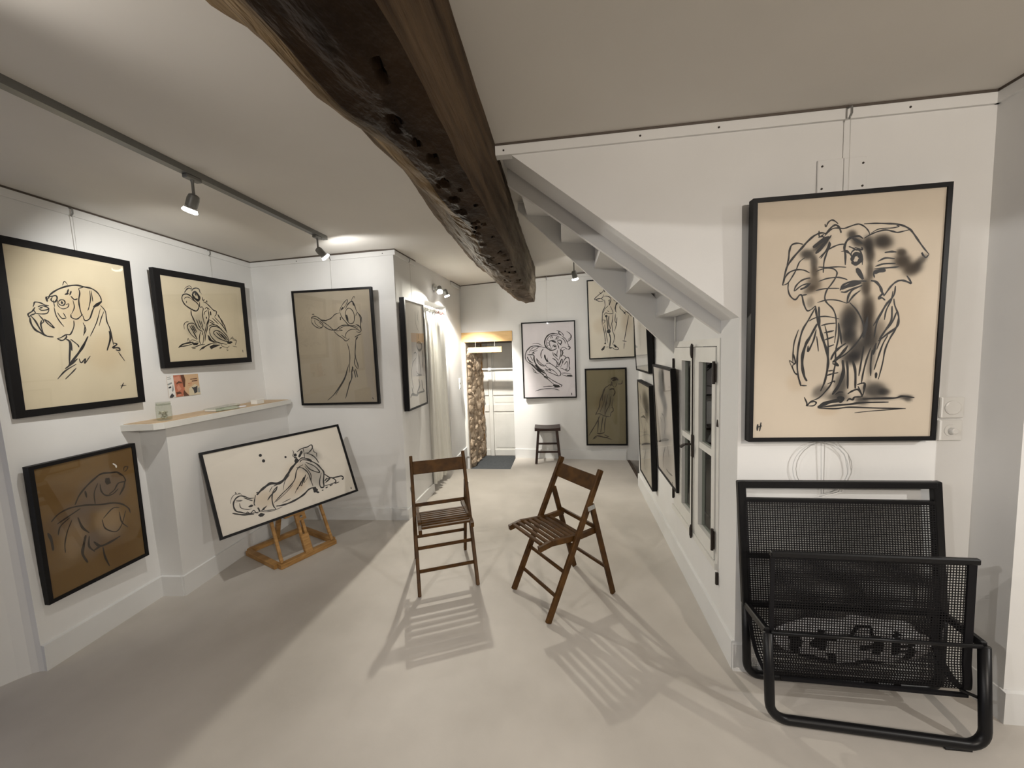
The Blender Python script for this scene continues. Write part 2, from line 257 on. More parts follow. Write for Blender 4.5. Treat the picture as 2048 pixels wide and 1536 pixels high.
DRAW = {
'boxer': ('61 283 302 303 273 363 237 447 206 532 191 592 196 655 200 704 220 733 252 741 286;32 410 205 430 176 454 196;79 268 290 272 322;50 266 292 312 284 346 277 352 296 329 320 303 309 317 286;45 357 318 376 303 404 301 413 319 393 337 366 333 357 318;114 378 319 396 320;32 417 332 442 322 432 345 396 359 368 354 349 333 355 305;65 418 264 452 252;51 456 224 436 262;52 477 235 459 265;46 467 269 493 290 524 283;47 543 211 548 243 532 292 533 348 544 400;34 543 211 585 200;35 640 216 638 274 616 333 600 359;35 653 215 657 292;48 741 286 661 335 611 411 565 428 551 395;107 655 331 698 309 741 284;46 449 391 452 414 498 421 552 385;33 481 296 486 342 455 390;47 167 349 179 331 220 333 250 344 282 346;35 160 363 180 327;49 196 360 223 350 264 356 273 369 224 380 200 369;107 216 359 223 367;46 120 429 119 408 151 389 175 362;41 120 429 137 415 170 401 162 380;42 170 401 210 403 258 396 278 373;65 127 429 130 467 155 505 198 526 237 543 285 547;53 137 420 163 449 191 500 222 539;47 210 442 200 473 209 521;42 194 408 225 446 207 464;49 229 433 266 453 299 488 259 467 231 437;38 319 353 327 406 354 450 379 477;38 341 387 370 422 410 418;32 386 385 405 416;37 320 308 324 352;45 467 432 461 474 424 526 388 530 340 551 311 558;51 311 558 349 569 385 550 389 527;65 384 559 409 587 383 726;85 412 568 419 638;46 419 559 473 596 482 615;88 376 735 463 662 520 606 574 538;71 344 757 407 722 459 691;51 273 822 342 771 442 728;45 334 826 398 783 438 754;48 471 691 485 720 526 692 515 726 573 674;34 544 443 562 490 531 534;34 560 461 538 529;35 720 337 674 428 632 488 593 538;36 751 355 717 406 688 462;44 724 312 765 354 768 424 789 474 801 535 806 596;81 779 494 785 545 737 637;68 808 581 842 591 796 617 853 617 864 638 822 632;38 848 648 873 680 904 717;39 829 924 865 879;31 825 902 891 902',
  '587 316 823 -78 -87 819 25 1;722 646 818 -89 15 930 22 1;361 404 792 -79 -61 846 16 1'),
'frog': ('58 247 170 273 130 301 108 335 112;32 248 125 285 92 317 78 336 102 324 132;60 332 140 353 109 395 93 426 107 431 144;69 212 228 232 194 276 184 317 206 348 248 381 281 397 308;37 235 252 250 228 281 219 314 233 355 265;70 213 219 213 264 237 315 277 347 318 371 362 381 393 345 398 298;36 259 267 256 295;38 311 353 334 388;142 340 168 368 144 401 174 415 214 397 244 364 229 340 195 340 168;65 366 164 383 193;28 416 118 441 143;28 423 136 453 164;50 411 259 409 325 442 322;56 454 197 459 239 480 223;40 485 265 507 239 504 268;59 458 254 503 277 548 321 584 357 614 364 610 404 586 436;50 442 322 448 350 433 408 435 484 448 541;65 300 372 299 428 316 482 336 546 358 602 410 638;55 351 489 372 554;56 379 488 399 562;56 405 505 421 580;56 364 545 394 610;56 399 562 430 628;51 467 348 498 326 512 383 509 460 478 530 451 608 425 676 408 753 394 801;40 498 326 535 352;40 450 426 464 387 495 365;57 512 480 487 539 470 608 444 676 426 763;50 387 639 367 696 360 763 375 801;45 415 638 401 686;52 335 743 278 687 248 633 236 578 257 545 310 538 330 565;64 263 568 300 641;65 282 558 325 659;65 299 557 340 649;66 285 613 336 734;36 198 616 200 561 224 528 259 522;66 497 636 511 587 563 565 633 583 681 632 729 693 756 755;54 494 568 545 546 605 554 653 592;59 497 636 510 695 555 754 613 785 718 807;63 545 645 588 619 648 643 706 704 744 766 680 755 599 714 553 665 546 635;67 586 644 661 724;68 617 644 702 745;69 646 663 723 755;59 512 480 577 525;60 509 509 595 554;60 554 458 628 533;61 585 446 679 551 724 631;61 629 413 665 471 689 550;62 676 470 710 560 733 652;93 538 371 537 424;63 477 443 479 472;91 630 403 652 451;f 468 676 491 695 515 744 573 774 532 779 476 749;79 110 837 163 797 233 780 287 771;47 119 828 213 812 285 790;f 268 780 350 777 328 810 283 809;50 254 836 299 833 356 810 422 802;38 261 850 306 847;58 349 877 399 840 501 793 582 784;f 477 832 530 804 632 810 546 844 493 867;32 218 761 230 725 244 762 272 743 307 753 351 767;67 606 856 639 846;102 369 858 419 831;f 721 776 778 761 804 777 762 802 724 797;31 655 785 641 826 714 848 749 828;31 714 848 710 890 732 880;32 768 745 806 703 814 735;46 802 745 858 756 834 820;33 793 829 861 847;26 770 724 849 735;41 942 887 943 927',
  '383 534 526 -72 -22 627 28 0;623 684 591 -307 300 387 25 0;284 622 327 122 -112 428 25 0;337 267 511 -53 -51 462 12 1'),
'duck': ('57 205 226 235 212 278 217 319 237 371 256 438 247 478 234 531 204 598 192;57 221 194 254 195;100 328 251 394 253;57 203 240 222 226 265 235 316 258 357 284 342 313 297 319 245 299 215 273 205 244;36 253 242 254 271 289 300 331 316;64 305 265 365 303 427 333 480 342 536 336 582 313 638 304 702 309 775 329 806 341 783 351;50 339 255 421 297 491 342;43 491 346 545 351 610 349 568 337 636 314 701 313;57 495 353 540 387 601 417 641 444 675 434 693 420;43 594 388 614 403 665 426;50 635 411 662 369 719 345 784 344;57 598 192 614 231 663 276 702 306 777 315 818 330;f 590 231 604 227 602 256 589 259;56 668 233 668 190 699 159 742 164 775 201 779 251 759 286 715 292 681 262 668 233;f 660 215 687 212 699 248 697 280 673 262;70 672 162 703 127 749 101 776 105 798 145 814 188;91 771 101 783 137;35 755 97 775 70 798 56 801 74;42 588 184 608 153 651 111 703 81 700 106 657 147 599 181;f 607 163 642 140 646 154 617 171;63 814 188 847 224 858 267 851 324 852 360 823 373 792 365;49 833 203 867 239 871 289;42 798 230 813 198;78 789 301 830 316 849 338;57 764 415 798 401 854 387;57 805 344 836 359;50 655 462 672 506 681 564 670 651 654 730;71 780 422 767 480 754 544 753 595 777 660 775 697;78 803 409 778 437;57 742 594 735 652 767 696;f 700 670 715 684 692 731 692 775 671 796 682 724;79 718 703 736 776;72 740 696 761 773;72 692 731 681 782 648 825 611 898 576 964;65 659 650 623 715 576 787 501 859 426 924 331 978;51 628 723 574 802 499 874 447 932;57 937 959 947 977',
  ''),
'fish': ('72 319 351 371 288 451 234 543 191 622 166 722 178 800 190 860 232;59 860 232 878 286 795 286 740 332 676 355;78 871 289 847 338 789 393;42 798 199 872 244;56 594 249 596 306 637 355 714 364 787 333;43 572 235 521 307 516 399;f 658 212 702 217 712 267 666 271 648 243;66 86 421 156 381 267 364 412 380 563 416 700 439 801 475 874 535 887 579;60 132 453 245 424 363 394;40 168 694 175 625 212 539 271 459;86 66 640 62 552 42 494;49 127 538 159 478 254 436;73 328 457 357 548 416 613;46 577 540 691 485 770 497;47 564 545 586 629 692 691 767 655 836 545;47 762 534 773 627 836 696;94 379 620 350 684 324 759 361 846;64 411 639 396 719 445 783;92 448 699 511 758 627 759 737 745;67 533 775 542 866 577 957;89 435 770 511 758;36 874 195 887 163 929 167 910 193 880 202;64 433 267 440 324',
  '500 292 510 265 -358 481 50 2;726 299 585 -88 213 719 50 2;501 414 985 -13 305 295 45 2;369 488 324 -61 147 505 45 2;525 686 847 42 154 439 50 2;419 726 286 -69 151 570 35 2;193 471 525 142 -126 511 40 2;601 828 566 -79 305 652 35 3;645 589 520 -80 239 654 30 4;264 619 384 -214 287 755 22 4;876 77 672 -67 192 551 45 3;185 224 551 -51 210 428 35 3;752 881 548 -149 295 1222 30 3;46 529 242 -82 121 681 35 3'),
'lioness': ('f 361 170 358 180 353 185 348 186 343 181 340 172 340 161 343 152 348 146 353 145 358 150 361 159;f 373 252 370 262 365 268 359 268 354 263 351 253 351 242 354 232 359 226 365 226 370 231 373 241;f 529 271 527 278 523 282 519 282 515 278 513 271 513 263 515 256 519 252 523 252 527 256 529 263;114 260 649 293 609 332 576 370 557 420 584 466 558 506 498 542 434 582 383 593 329;180 582 336 594 353 583 386;41 252 645 239 696 229 743 232 771;42 258 621 275 620;54 239 675 208 662 186 628 158 601 131 612 110 651 103 708 111 764 138 796 174 835 215 851 247 860;41 225 703 202 674 175 632;60 86 774 125 814 163 843 213 865;30 142 681 144 744 181 787 207 793;20 89 659 101 604 126 568 166 580;20 131 570 134 541 141 571 157 565 169 597;25 122 638 166 663;25 120 657 160 665;f 188 755 209 741 223 755 215 772 197 771;f 234 894 256 876 280 907 263 928 244 923;f 241 803 252 805 258 862 247 860;f 255 860 280 827 310 813 281 855;36 165 829 177 816 189 845 208 825 219 822 226 857 240 871;80 365 858 407 872 462 872 522 856 578 826 625 782 667 775;32 356 896 312 879 276 857;27 258 862 294 889 338 901 404 893;49 359 898 347 836 352 741 372 664 409 617;55 319 754 349 706 390 663 409 617;33 344 659 376 599;47 357 809 421 736 494 664 542 597 571 495 598 449 634 431;23 440 691 469 582 517 515;28 369 805 453 732 521 655;28 412 842 476 824;45 381 602 424 592;207 667 775 673 821 679 848;86 676 846 697 869;36 515 778 551 706 540 735 587 644 565 702 614 599 577 709 632 573 602 675 645 615;49 663 756 659 658 654 560 621 472 579 446;37 661 683 671 581 643 459;64 614 386 638 361 687 395 738 468 766 555 777 621 755 732 745 812 719 798 725 717 757 611;50 648 426 680 525 745 599 719 496 658 406;60 775 633 819 717 876 734 913 740 927 772 919 791;52 775 719 826 720 854 772 841 803 753 805;80 909 782 923 793;64 765 738 792 703;64 767 763 818 722;50 720 853 735 852;51 755 836 778 830;51 793 824 824 818;52 839 816 881 812;51 614 237 656 206 704 202 742 186 741 235 705 282 671 279;37 669 206 667 265;30 585 194 589 232 576 274 588 303;f 608 278 604 289 599 295 592 295 586 289 583 279 583 267 587 257 592 251 599 250 605 256 608 266;123 618 316 648 257 655 254;62 604 369 635 336 672 358 706 404 696 424;51 684 285 719 324 745 385 760 466;37 667 265 661 347;84 581 300 604 322;32 746 200 746 287 763 319 756 378;47 967 940 965 971',
  '305 724 632 77 -101 508 30 1;573 567 712 -228 219 886 28 1;490 730 1052 110 -265 467 22 1;715 310 546 -215 394 320 40 0;708 611 544 58 -37 822 38 0;649 462 455 -96 131 364 25 0'),
'curtain': ('f5 253 296 979 288 976 380 253 382;f6 253 382 976 380 950 724 221 706;38 535 84 556 212 742 286;38 738 61 671 140 732 208;103 689 295 652 350;172 544 389 671 381 823 397 813 445 654 459 560 428 544 389;85 490 528 286 578 200 652 202 751 279 832;161 863 461 871 550 799 638;131 646 499 679 587 708 700;88 353 488 475 481 516 521;107 462 660 554 694 758 709 452 707;167 570 743 607 808 468 866 437 892;135 748 758 784 841 885 880;178 77 898 175 873 412 894 541 878 885 880;123 167 803 222 876',
  '661 428 896 -43 7 445 40 0;528 583 1313 -145 60 1475 20 1'),
'ram': ('122 701 160 634 150 544 151 475 183 434 236 432 290 470 338 537 367 605 365 662 344;61 744 208 678 183 589 168 521 185 474 230 466 284 493 331 560 356;68 560 349 528 301 518 262 553 240 643 235;68 583 334 595 303 640 304 650 343;53 532 178 553 217;53 560 175 587 210;53 588 187 565 209;90 678 190 643 227;60 705 199 659 236;38 485 230 530 239;38 467 268 518 270;38 477 307 528 301;151 553 240 653 266;151 601 311 640 328;67 663 109 724 123 779 156 800 191;105 708 122 712 153 756 174;74 857 124 911 153 943 184 937 222 897 251 853 261;59 933 169 932 207 881 235;67 744 208 788 225 820 256 825 287;67 756 178 821 218 853 250 874 289 895 328;90 676 244 721 238 754 254 741 292 697 275 676 244;75 686 267 752 308;67 730 292 764 262;104 873 327 906 332 917 347 889 362;60 739 369 762 339 807 336 850 357 894 366;89 894 362 894 374;60 728 361 761 377 817 364;75 664 274 696 322 695 352;75 718 338 738 400 726 446 690 507;61 672 367 659 429 669 460;f 586 404 637 420 669 460 636 444;61 581 388 591 435 657 483 684 515;105 761 377 771 409 736 462;75 783 401 759 447;62 458 338 391 324 334 315 230 315 159 345 116 391;54 185 275 289 270 380 304;78 345 315 254 300 149 313 77 358 38 428 48 484 104 533;47 76 366 148 321;62 310 322 228 355 146 368;77 401 344 360 382 346 436 362 472;f 162 404 204 378 232 406;62 204 378 286 364;124 80 418 202 425 211 488 254 560 333 617 413 650;94 79 445 117 502 186 535;70 132 431 187 503;63 73 445 100 493;140 104 525 173 559 252 616 331 665 399 706;55 160 590 216 639 261 679;47 182 614 204 655 308 680;171 220 560 321 633 434 682;124 263 624 366 657;85 258 469 279 521 335 562 415 587;69 258 469 303 514 381 563 438 572;153 421 423 431 470 474 526;54 465 463 486 518 542 551;91 567 473 634 506 661 545 642 592;68 631 592 676 585 684 523;76 439 548 508 542 586 575 642 608 697 648 724 679 712 711 661 714 571 685 481 659 425 635;f 465 620 517 621 549 657 504 640;61 428 556 460 596 573 638 639 678 661 710;77 414 611 482 644;60 730 680 830 681 930 698;61 740 699 829 720 929 730;f 841 705 930 706 957 726 918 733 852 721;68 687 601 734 524 746 493 768 509 756 555 721 601;83 756 555 802 502 847 472 886 481 896 527 888 589 898 628 853 654 776 626 709 609;68 789 572 851 526 849 619;106 809 630 854 627;60 791 510 825 464 759 439;106 746 493 711 547 688 569;62 387 705 409 733 477 762 567 819 634 851 713 864;69 433 706 523 755 635 804 747 841;124 399 713 478 746;77 434 682 450 714;f 560 846 589 827 680 840 713 868 611 867;76 675 820 747 848;69 747 841 718 868;70 370 860 474 853 566 854;70 216 917 322 896 450 887 587 890 689 911;69 576 870 701 868;68 923 948 928 984',
  ''),
'musk': ('72 348 116 333 144 232 184 143 228 163 240 257 226 348 255;65 351 182 310 224 176 241 255 266 348 262;99 361 120 372 153;57 247 144 299 172;57 344 203 429 207 506 232;72 362 248 372 330 316 402 298 506 295 573;71 449 204 506 239 491 290 470 326;57 480 245 464 326;57 467 252 453 274;57 490 334 539 402 545 431;57 451 325 370 367 322 417;64 340 447 381 419 473 433 558 432;64 422 391 461 407;f 627 291 665 300 619 338 611 389 629 427 604 411 586 367 607 323;58 298 506 364 515 322 559;94 393 453 410 524 420 614 438 659;f 422 461 418 469 407 475 392 476 378 474 367 468 364 459 368 451 379 446 393 444 408 446 418 453;93 452 458 442 540 459 615;65 544 439 521 542 479 615 437 674;71 603 433 587 529 618 567 569 662;78 634 486 618 567;73 308 574 332 650 354 756 352 817;65 349 567 372 658 395 741 406 810;f 483 660 476 673 459 682 437 685 415 681 398 671 393 658 399 646 416 637 439 634 461 638 477 647;116 450 682 474 758 450 871;65 520 572 530 661 561 714 552 782 511 834;93 555 692 567 737;131 436 875 509 876;f 254 892 324 847 350 851 322 893 274 908;f 530 834 576 835 621 873 575 873;65 509 872 587 903 653 896 628 873 550 834;146 359 802 345 824;44 363 863 430 860;63 709 334 708 371 783 417 833 462;f 783 435 828 418 820 451;69 809 403 896 442 958 488;71 896 464 855 587 814 704 785 793;64 740 792 837 801;64 785 815 770 897;49 557 256 608 280;63 354 116 395 74 461 63 512 87 484 122 419 133;62 663 180 740 155 815 187 788 243 686 254;63 686 254 659 303',
  '241 580 731 -20 31 800 20 1;856 550 553 -16 25 1129 25 1;555 321 423 -13 27 635 20 1;444 510 645 -25 31 1148 15 1'),
'man': ('187 641 130 701 115 775 120 825 146;215 670 149 789 131;79 815 195 910 192 932 147;58 676 168 667 205 724 236;58 786 184 770 214 739 236;87 655 160 652 205 607 220;f 590 265 650 247 716 251 723 273 664 266 604 277;95 638 190 578 212 487 242 441 279 408 332 343 416 324 492 244 576 213 606;102 487 249 423 325 403 416;101 723 273 735 311 689 356;51 687 386 653 477 666 515;51 483 325 447 431 335 568;66 557 325 490 462 453 606;80 615 356 594 462 500 553 467 614;102 522 431 473 507;73 213 595 334 591 437 618 600 629;80 600 629 626 576 679 553 673 515 629 507;96 294 629 280 736 259 844;95 414 621 379 721 342 844;81 496 629 454 721 440 843;96 340 610 236 714 125 806 30 884;125 244 852 319 859 439 847;125 149 922 241 890 347 898 466 913 557 897;59 118 937 240 910;73 466 913 629 939;73 438 874 527 897',
  '522 431 623 -453 174 1553 35 0;343 416 405 -401 153 1032 25 3;729 153 571 -11 8 435 30 0'),
'eleph': ('34 260 181 232 175 199 180 186 205 183 236 174 263;40 383 144 355 140 319 150 283 172 251 198 211 230 179 263 166 294 153 342;31 153 344 158 332 167 311 189 292 227 283 269 286 302 299;25 153 344 182 336 204 313 227 283 244 252 272 236;31 218 371 229 349 257 329 289 321 308 320;28 221 371 258 350 299 341;32 186 333 185 361 198 389 227 406 250 388 264 392 275 424 295 454 318 450 341 436;28 259 390 292 387;44 253 365 281 357 309 341;74 316 197 357 175 402 157;62 331 222 367 196 398 164;34 360 243 395 204 403 177;27 376 105 382 117 394 100 412 92 431 98 447 109;36 378 148 396 133 418 117 436 113 452 122 462 138 465 147;27 374 156 410 130 437 125 478 129 509 123 540 117 563 117 590 129 610 146 620 164;28 345 131 349 155 374 146;28 342 158 365 155 375 163 361 169;31 413 152 398 167 358 196;31 403 177 408 191 391 224 379 258 377 302;28 351 240 386 217 418 202 458 192 495 192;24 469 221 501 219 520 236;25 348 277 399 281 454 281 500 285;43 495 276 493 235 486 205 499 178 525 166 561 164 584 175;33 585 117 643 118 702 122 755 127 795 137 827 152 851 174 880 205 908 233 932 254;30 589 174 615 163 655 152 699 147 735 154 762 160 792 157 823 153;21 755 132 769 137 734 141 667 141 624 155;27 932 254 915 266 894 246 902 261;36 701 236 736 234 763 237;33 667 270 707 258 756 263;33 655 289 699 281 762 282;33 651 299 700 298 754 297 781 296;79 647 316 670 309 712 307;31 647 316 655 334;36 824 333 843 354 848 365 825 357 798 351 772 355 746 371 721 397 708 411;46 636 345 663 351 687 372 698 393 708 407;46 682 423 690 410 707 397;31 682 423 699 417 718 428;27 530 250 524 230 542 217 569 222 584 246 586 280;85 531 264 540 271 559 272 576 259 575 246 561 235 543 237 532 251 531 264;27 509 202 532 210 556 221;27 492 222 515 230 530 244;30 541 207 564 215 583 219 577 207;48 525 169 553 181 581 195;92 557 291 594 338;40 473 378 486 358 522 346 567 344 613 346;37 478 384 501 386 528 377 569 368 591 362;80 477 372 523 359 586 351;40 513 432 520 401 542 377 582 365;34 518 432 548 402 583 382;28 339 294 381 285 427 287 451 302 447 322 425 349 399 376 391 407 406 428 435 450 453 478 460 517 459 556 454 595;28 353 336 401 326 456 324 494 331 510 337;25 338 373 394 367 468 369;25 350 423 405 414 461 418 513 432;25 306 499 343 486 400 482 475 495;48 341 436 347 465 358 500 372 536 390 579 411 622 423 666 420 709 408 759 387 799;41 360 440 364 483 368 518;28 376 520 410 514 457 512;32 393 551 449 543;32 397 581 451 568;32 408 613 452 602;26 397 519 413 565 420 608 425 662;26 425 713 453 711;29 412 734 445 726 482 721;26 423 769 461 757 463 764;32 471 511 474 574 463 627 464 681 456 717 447 764 415 800 378 828 331 842;35 461 674 481 692 447 681;33 296 823 312 849 312 861 331 846 355 843 365 850 351 861 317 862;36 341 443 306 492 275 533 258 583 250 633 250 687 259 735 275 772;55 354 511 319 563 296 594 279 641 279 688 292 732 308 754;35 350 535 338 578 316 616 307 627 308 602;26 354 564 367 628;26 275 772 309 774;36 275 775 259 735;26 251 532 229 586 224 639 225 676;23 203 661 237 676 226 636 240 672 223 687 236 716 203 664;29 236 716 256 727;31 527 429 570 465 605 515 612 543 600 571 565 608 525 639 484 660 452 677;44 437 666 454 638 481 617 518 597;54 447 677 474 660 506 632 528 608;35 471 511 483 553 495 603;50 627 491 621 543 609 578;34 768 372 762 409 728 442 703 476 679 520 669 579;28 756 392 750 426 726 470 719 508;31 763 423 770 450 790 486 794 510 781 548 756 582 732 630 722 687 704 754;40 756 453 756 512 731 546 697 587;31 781 478 761 519 723 556;31 728 435 687 496 661 530;40 796 503 789 537 737 567 693 594;28 742 571 717 609 694 668 678 714;28 710 574 686 629;32 654 621 634 670 619 727 612 770;32 616 613 606 677 596 738;32 663 629 658 685 661 739;41 682 601 669 650;51 690 725 690 750;42 527 672 534 718 538 791;48 559 672 576 719 580 791;64 503 668 510 718 490 772 454 815;35 589 774 631 771 624 821;42 631 771 627 796;38 539 814 562 802 595 795 615 814 620 828;29 594 781 614 810;39 536 845 550 835 569 839 578 828 615 827;32 468 815 491 805 515 805;71 484 834 497 827 512 834 503 845 489 837;78 375 869 408 855 456 844 503 841;42 375 871 457 863 551 858 626 852 766 852;32 380 873 476 876 552 871 717 877 861 881;19 582 895 694 888 856 881;38 625 836 714 835 802 835 838 828 903 835;34 31 938 28 969;34 50 931 42 971;30 24 953 56 947',
  '285 223 212 5 13 175 85 0;357 189 253 73 -198 99 85 0;324 256 121 8 7 255 80 0;330 297 136 6 8 192 80 0;328 345 228 9 12 274 75 0;305 369 181 64 -104 115 70 0;312 421 122 6 6 196 50 0;689 192 320 13 20 264 92 0;613 200 176 14 11 313 90 0;625 241 147 13 9 283 85 0;797 275 275 14 16 266 92 0;853 307 280 96 -129 204 90 0;790 238 159 6 10 125 85 0;894 276 167 79 -150 100 75 0;525 156 162 6 11 156 85 0;558 188 197 -44 87 144 85 0;629 309 118 16 7 348 80 0;610 369 148 14 8 319 85 0;531 505 315 -55 61 610 92 0;535 576 272 12 11 296 85 0;630 467 223 26 10 582 92 0;626 543 180 29 7 653 88 0;589 627 230 -227 178 370 85 0;549 661 327 46 -53 230 85 0;681 552 248 -81 82 405 60 0;661 590 180 18 7 393 65 0;661 668 120 -54 22 653 55 0;688 801 393 14 10 302 85 0;740 809 181 6 4 134 80 0;387 799 251 99 -156 179 70 0;499 776 213 -57 47 464 80 0;483 826 371 6 8 170 75 0;621 843 214 7 5 169 75 0;691 837 606 3 13 61 60 0;857 832 209 5 5 94 80 0;872 843 119 4 3 84 70 0;222 411 246 6 12 229 14 1;245 760 283 8 7 307 18 1;429 884 343 6 6 172 20 1;421 363 784 30 41 837 10 1;753 409 880 80 44 1595 8 1'),
'leanA': ('133 182 120 194 224;151 188 381 452 343 614 342;147 163 694 519 625 941 558;124 554 680 406 804 420 924;123 472 447 485 569',
  '641 167 1121 424 -210 710 80 0;743 266 763 -129 -143 641 70 0;554 522 913 -89 -219 438 35 0;562 655 1362 -132 -368 655 35 0;480 839 1040 -156 -321 772 25 0'),
'leanB': ('118 387 419 510 436 557 504 491 598;89 281 464 378 506;142 102 731 434 661 722 614;93 486 717 333 845 319 951;84 636 681 671 780;104 488 926 625 930 823 917;136 367 34 407 124;114 570 26 552 116',
  '411 73 508 -113 -38 482 70 0;556 66 343 -105 -26 468 70 0;443 184 794 -131 -87 571 75 0;530 279 629 304 -113 503 70 0;590 365 483 -105 -82 493 60 0;447 518 957 -171 -202 782 40 0;513 637 1447 -74 -363 351 40 0;527 808 1092 172 -354 1045 25 0'),
'hang': ('28 250 188 300 438 280 562;34 480 125 460 500 420 813;28 600 188 520 563 470 781;22 350 563 430 750;28 200 94 260 313',
  ''),
}
# ------------------------------------------------------------------ the room shell
TOP = 2.66
def hexa(mb, b, t):
    """solid from 4 bottom and 4 top corners"""
    return mb.add(list(b)+list(t), [(3, 2, 1, 0), (4, 5, 6, 7), (0, 1, 5, 4), (1, 2, 6, 5), (2, 3, 7, 6), (3, 0, 4, 7)])
# floor with the sunken doorway and the sunken niche
m = MB(); holed(m, (-3.3, -2.4, 0), (1, 0, 0), (0, 1, 0), (0, 0, -.3), 7.4, 8.7, [(1.89, 7.05, 2.60, 8.6), (4.115, 6.62, 4.95, 7.46)])
struct(m, 'floor', 'screed')
struct(MB().span((-1.5, 4.6, -.30), (-.55, 6.3, -.2)), 'floor_lower', 'dark_floor')
struct(MB().span((.70, 4.1, -.30), (1.75, 5.3, -.16)), 'floor_niche', 'dark_floor')
struct(MB().span((.775, 4.22, -.10), (.813, 5.075, .003)), 'trim_threshold', 'dark_floor')
# ceiling: an old, slightly uneven plaster ceiling
m = MB(); xs = [-3.3, -2.7, -2.15, -1.6, -1.4, -.6, .3, .9, 2.9, 4.2]; ys = [-2.4, 0, 1.5, 3.15, 3.8, 4.5, 5.25, 6.3]
vs = [(x, y, zc(x, y)) for y in ys for x in xs]+[(x, y, 2.8) for y in ys for x in xs]
nx, ny = len(xs), len(ys); fs = []
for k in (0, nx*ny):
    for j in range(ny-1):
        for i in range(nx-1): a = k+j*nx+i; fs.append((a, a+1, a+nx+1, a+nx))
m.add(vs, fs); struct(m, 'ceiling', 'ceiling_paint', smooth=True)
# left wall, leaning back a little, with a splayed window embrasure at its near end
xl = lambda y, z: -2.507-.06*(y-1.406)-.10*z/2.35
prof = [(-2.507, 1.406), (-2.53, 1.400), (-2.552, 1.386), (-2.575, 1.355), (-2.60, 1.31), (-3.12, .90)]
m = MB(); ring = [(xl(3.2, 0), 3.2)]+prof+[(-3.25, .9), (-3.25, 3.2)]
b = [V((x, y, 0)) for x, y in ring]; t = [V((x-.10*TOP/2.35*(i < 6), y, TOP)) for i, (x, y) in enumerate(ring)]
k = len(ring); m.add(b+t, [tuple(range(k)), tuple(range(k, 2*k))]+[(i, (i+1) % k, k+(i+1) % k, k+i) for i in range(k)])
struct(m, 'wall_left', 'plaster')
struct(holed(MB(), (-3.12, -.25, 0), (0, 1, 0), (0, 0, 1), (-.13, 0, 0), 1.16, TOP, [(.08, 0, 1.08, 2.1)]), 'wall_left_embrasure', 'plaster')
struct(MB().span((-3.25, -2.3, 0), (-2.6, -.25, TOP)), 'wall_left_near', 'plaster')
struct(MB().span((-3.25, -2.45, 0), (4.15, -2.2, TOP)), 'wall_behind', 'plaster')
struct(MB().span((4.0, -2.2, 0), (4.15, 1.75, TOP)), 'wall_right_side', 'plaster')
struct(hexa(MB(), [(-2.9, 3.088, 0), (-1.411, 3.155, 0), (-1.411, 3.30, 0), (-2.9, 3.30, 0)], [(-2.9, 3.088, TOP), (-1.409, 3.165, TOP), (-1.409, 3.30, TOP), (-2.9, 3.30, TOP)]), 'wall_alcove', 'plaster')
cu = V((0, 1, 0))
struct(holed(MB(), (-1.412, 3.156, 0), cu, (0, 0, 1), (-.30, 0, 0), 2.1, TOP, [(.68, 0, 1.40, 2.02)]), 'wall_curtained', 'plaster')
struct(MB().span((-1.78, 3.7, 0), (-1.70, 4.7, 2.2)), 'wall_recess', 'plaster')
bu = V((1, -.072, 0)).normalized(); bn = V((.072, 1, 0)).normalized()
B0 = V((-1.46, 5.243, -.25))
# opening: 0.085..0.76 along the wall
struct(holed(MB(), B0, bu, (0, 0, 1), bn*.72, 3.3, TOP+.25, [(.088, 0, .757, 1.86)]), 'wall_back', 'plaster')
pu = V((.012, 1, 0)).normalized()
struct(holed(MB(), (.727, 1.92, 0), pu, (0, 0, 1), (.17, 0, 0), 2.2, TOP, [(.012, .345, .780, 1.485)]), 'wall_passage', 'plaster')
struct(MB().span((.90, 4.00, -.2), (1.75, 4.12, TOP)), 'wall_niche', 'plaster')
struct(MB().span((1.66, 4.12, -.2), (1.75, 5.2, TOP)), 'wall_niche_end', 'plaster')
# wall on the right with the drawing of the elephant, cut diagonally along the stair
EY = 1.734; sl = -(2.356-1.563)/1.004
struct(MB().prism([(.724, EY, 0), (1.70, EY, 0), (1.70, EY, TOP), (-.66, EY, TOP), (.724, EY, 1.563)], (0, .186, 0)), 'wall_right', 'plaster')
struct(MB().span((1.604, 1.578, 0), (4.15, 1.92, TOP)), 'wall_right_return', 'plaster')
# dim cupboard behind the casements
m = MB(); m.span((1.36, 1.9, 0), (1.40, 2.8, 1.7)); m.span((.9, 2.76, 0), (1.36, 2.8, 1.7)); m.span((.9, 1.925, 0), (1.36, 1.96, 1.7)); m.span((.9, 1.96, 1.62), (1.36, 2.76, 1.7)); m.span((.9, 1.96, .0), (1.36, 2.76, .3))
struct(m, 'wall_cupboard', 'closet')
# ---- fireplace breast closed off below the mantel shelf
struct(hexa(MB(), [(-2.68, 1.985, 0), (-2.394, 1.999, 0), (-2.47, 3.12, 0), (-2.74, 3.12, 0)], [(-2.70, 1.985, 1.07), (-2.408, 1.999, 1.07), (-2.47, 3.12, 1.07), (-2.74, 3.12, 1.07)]), 'wall_chimney', 'plaster')
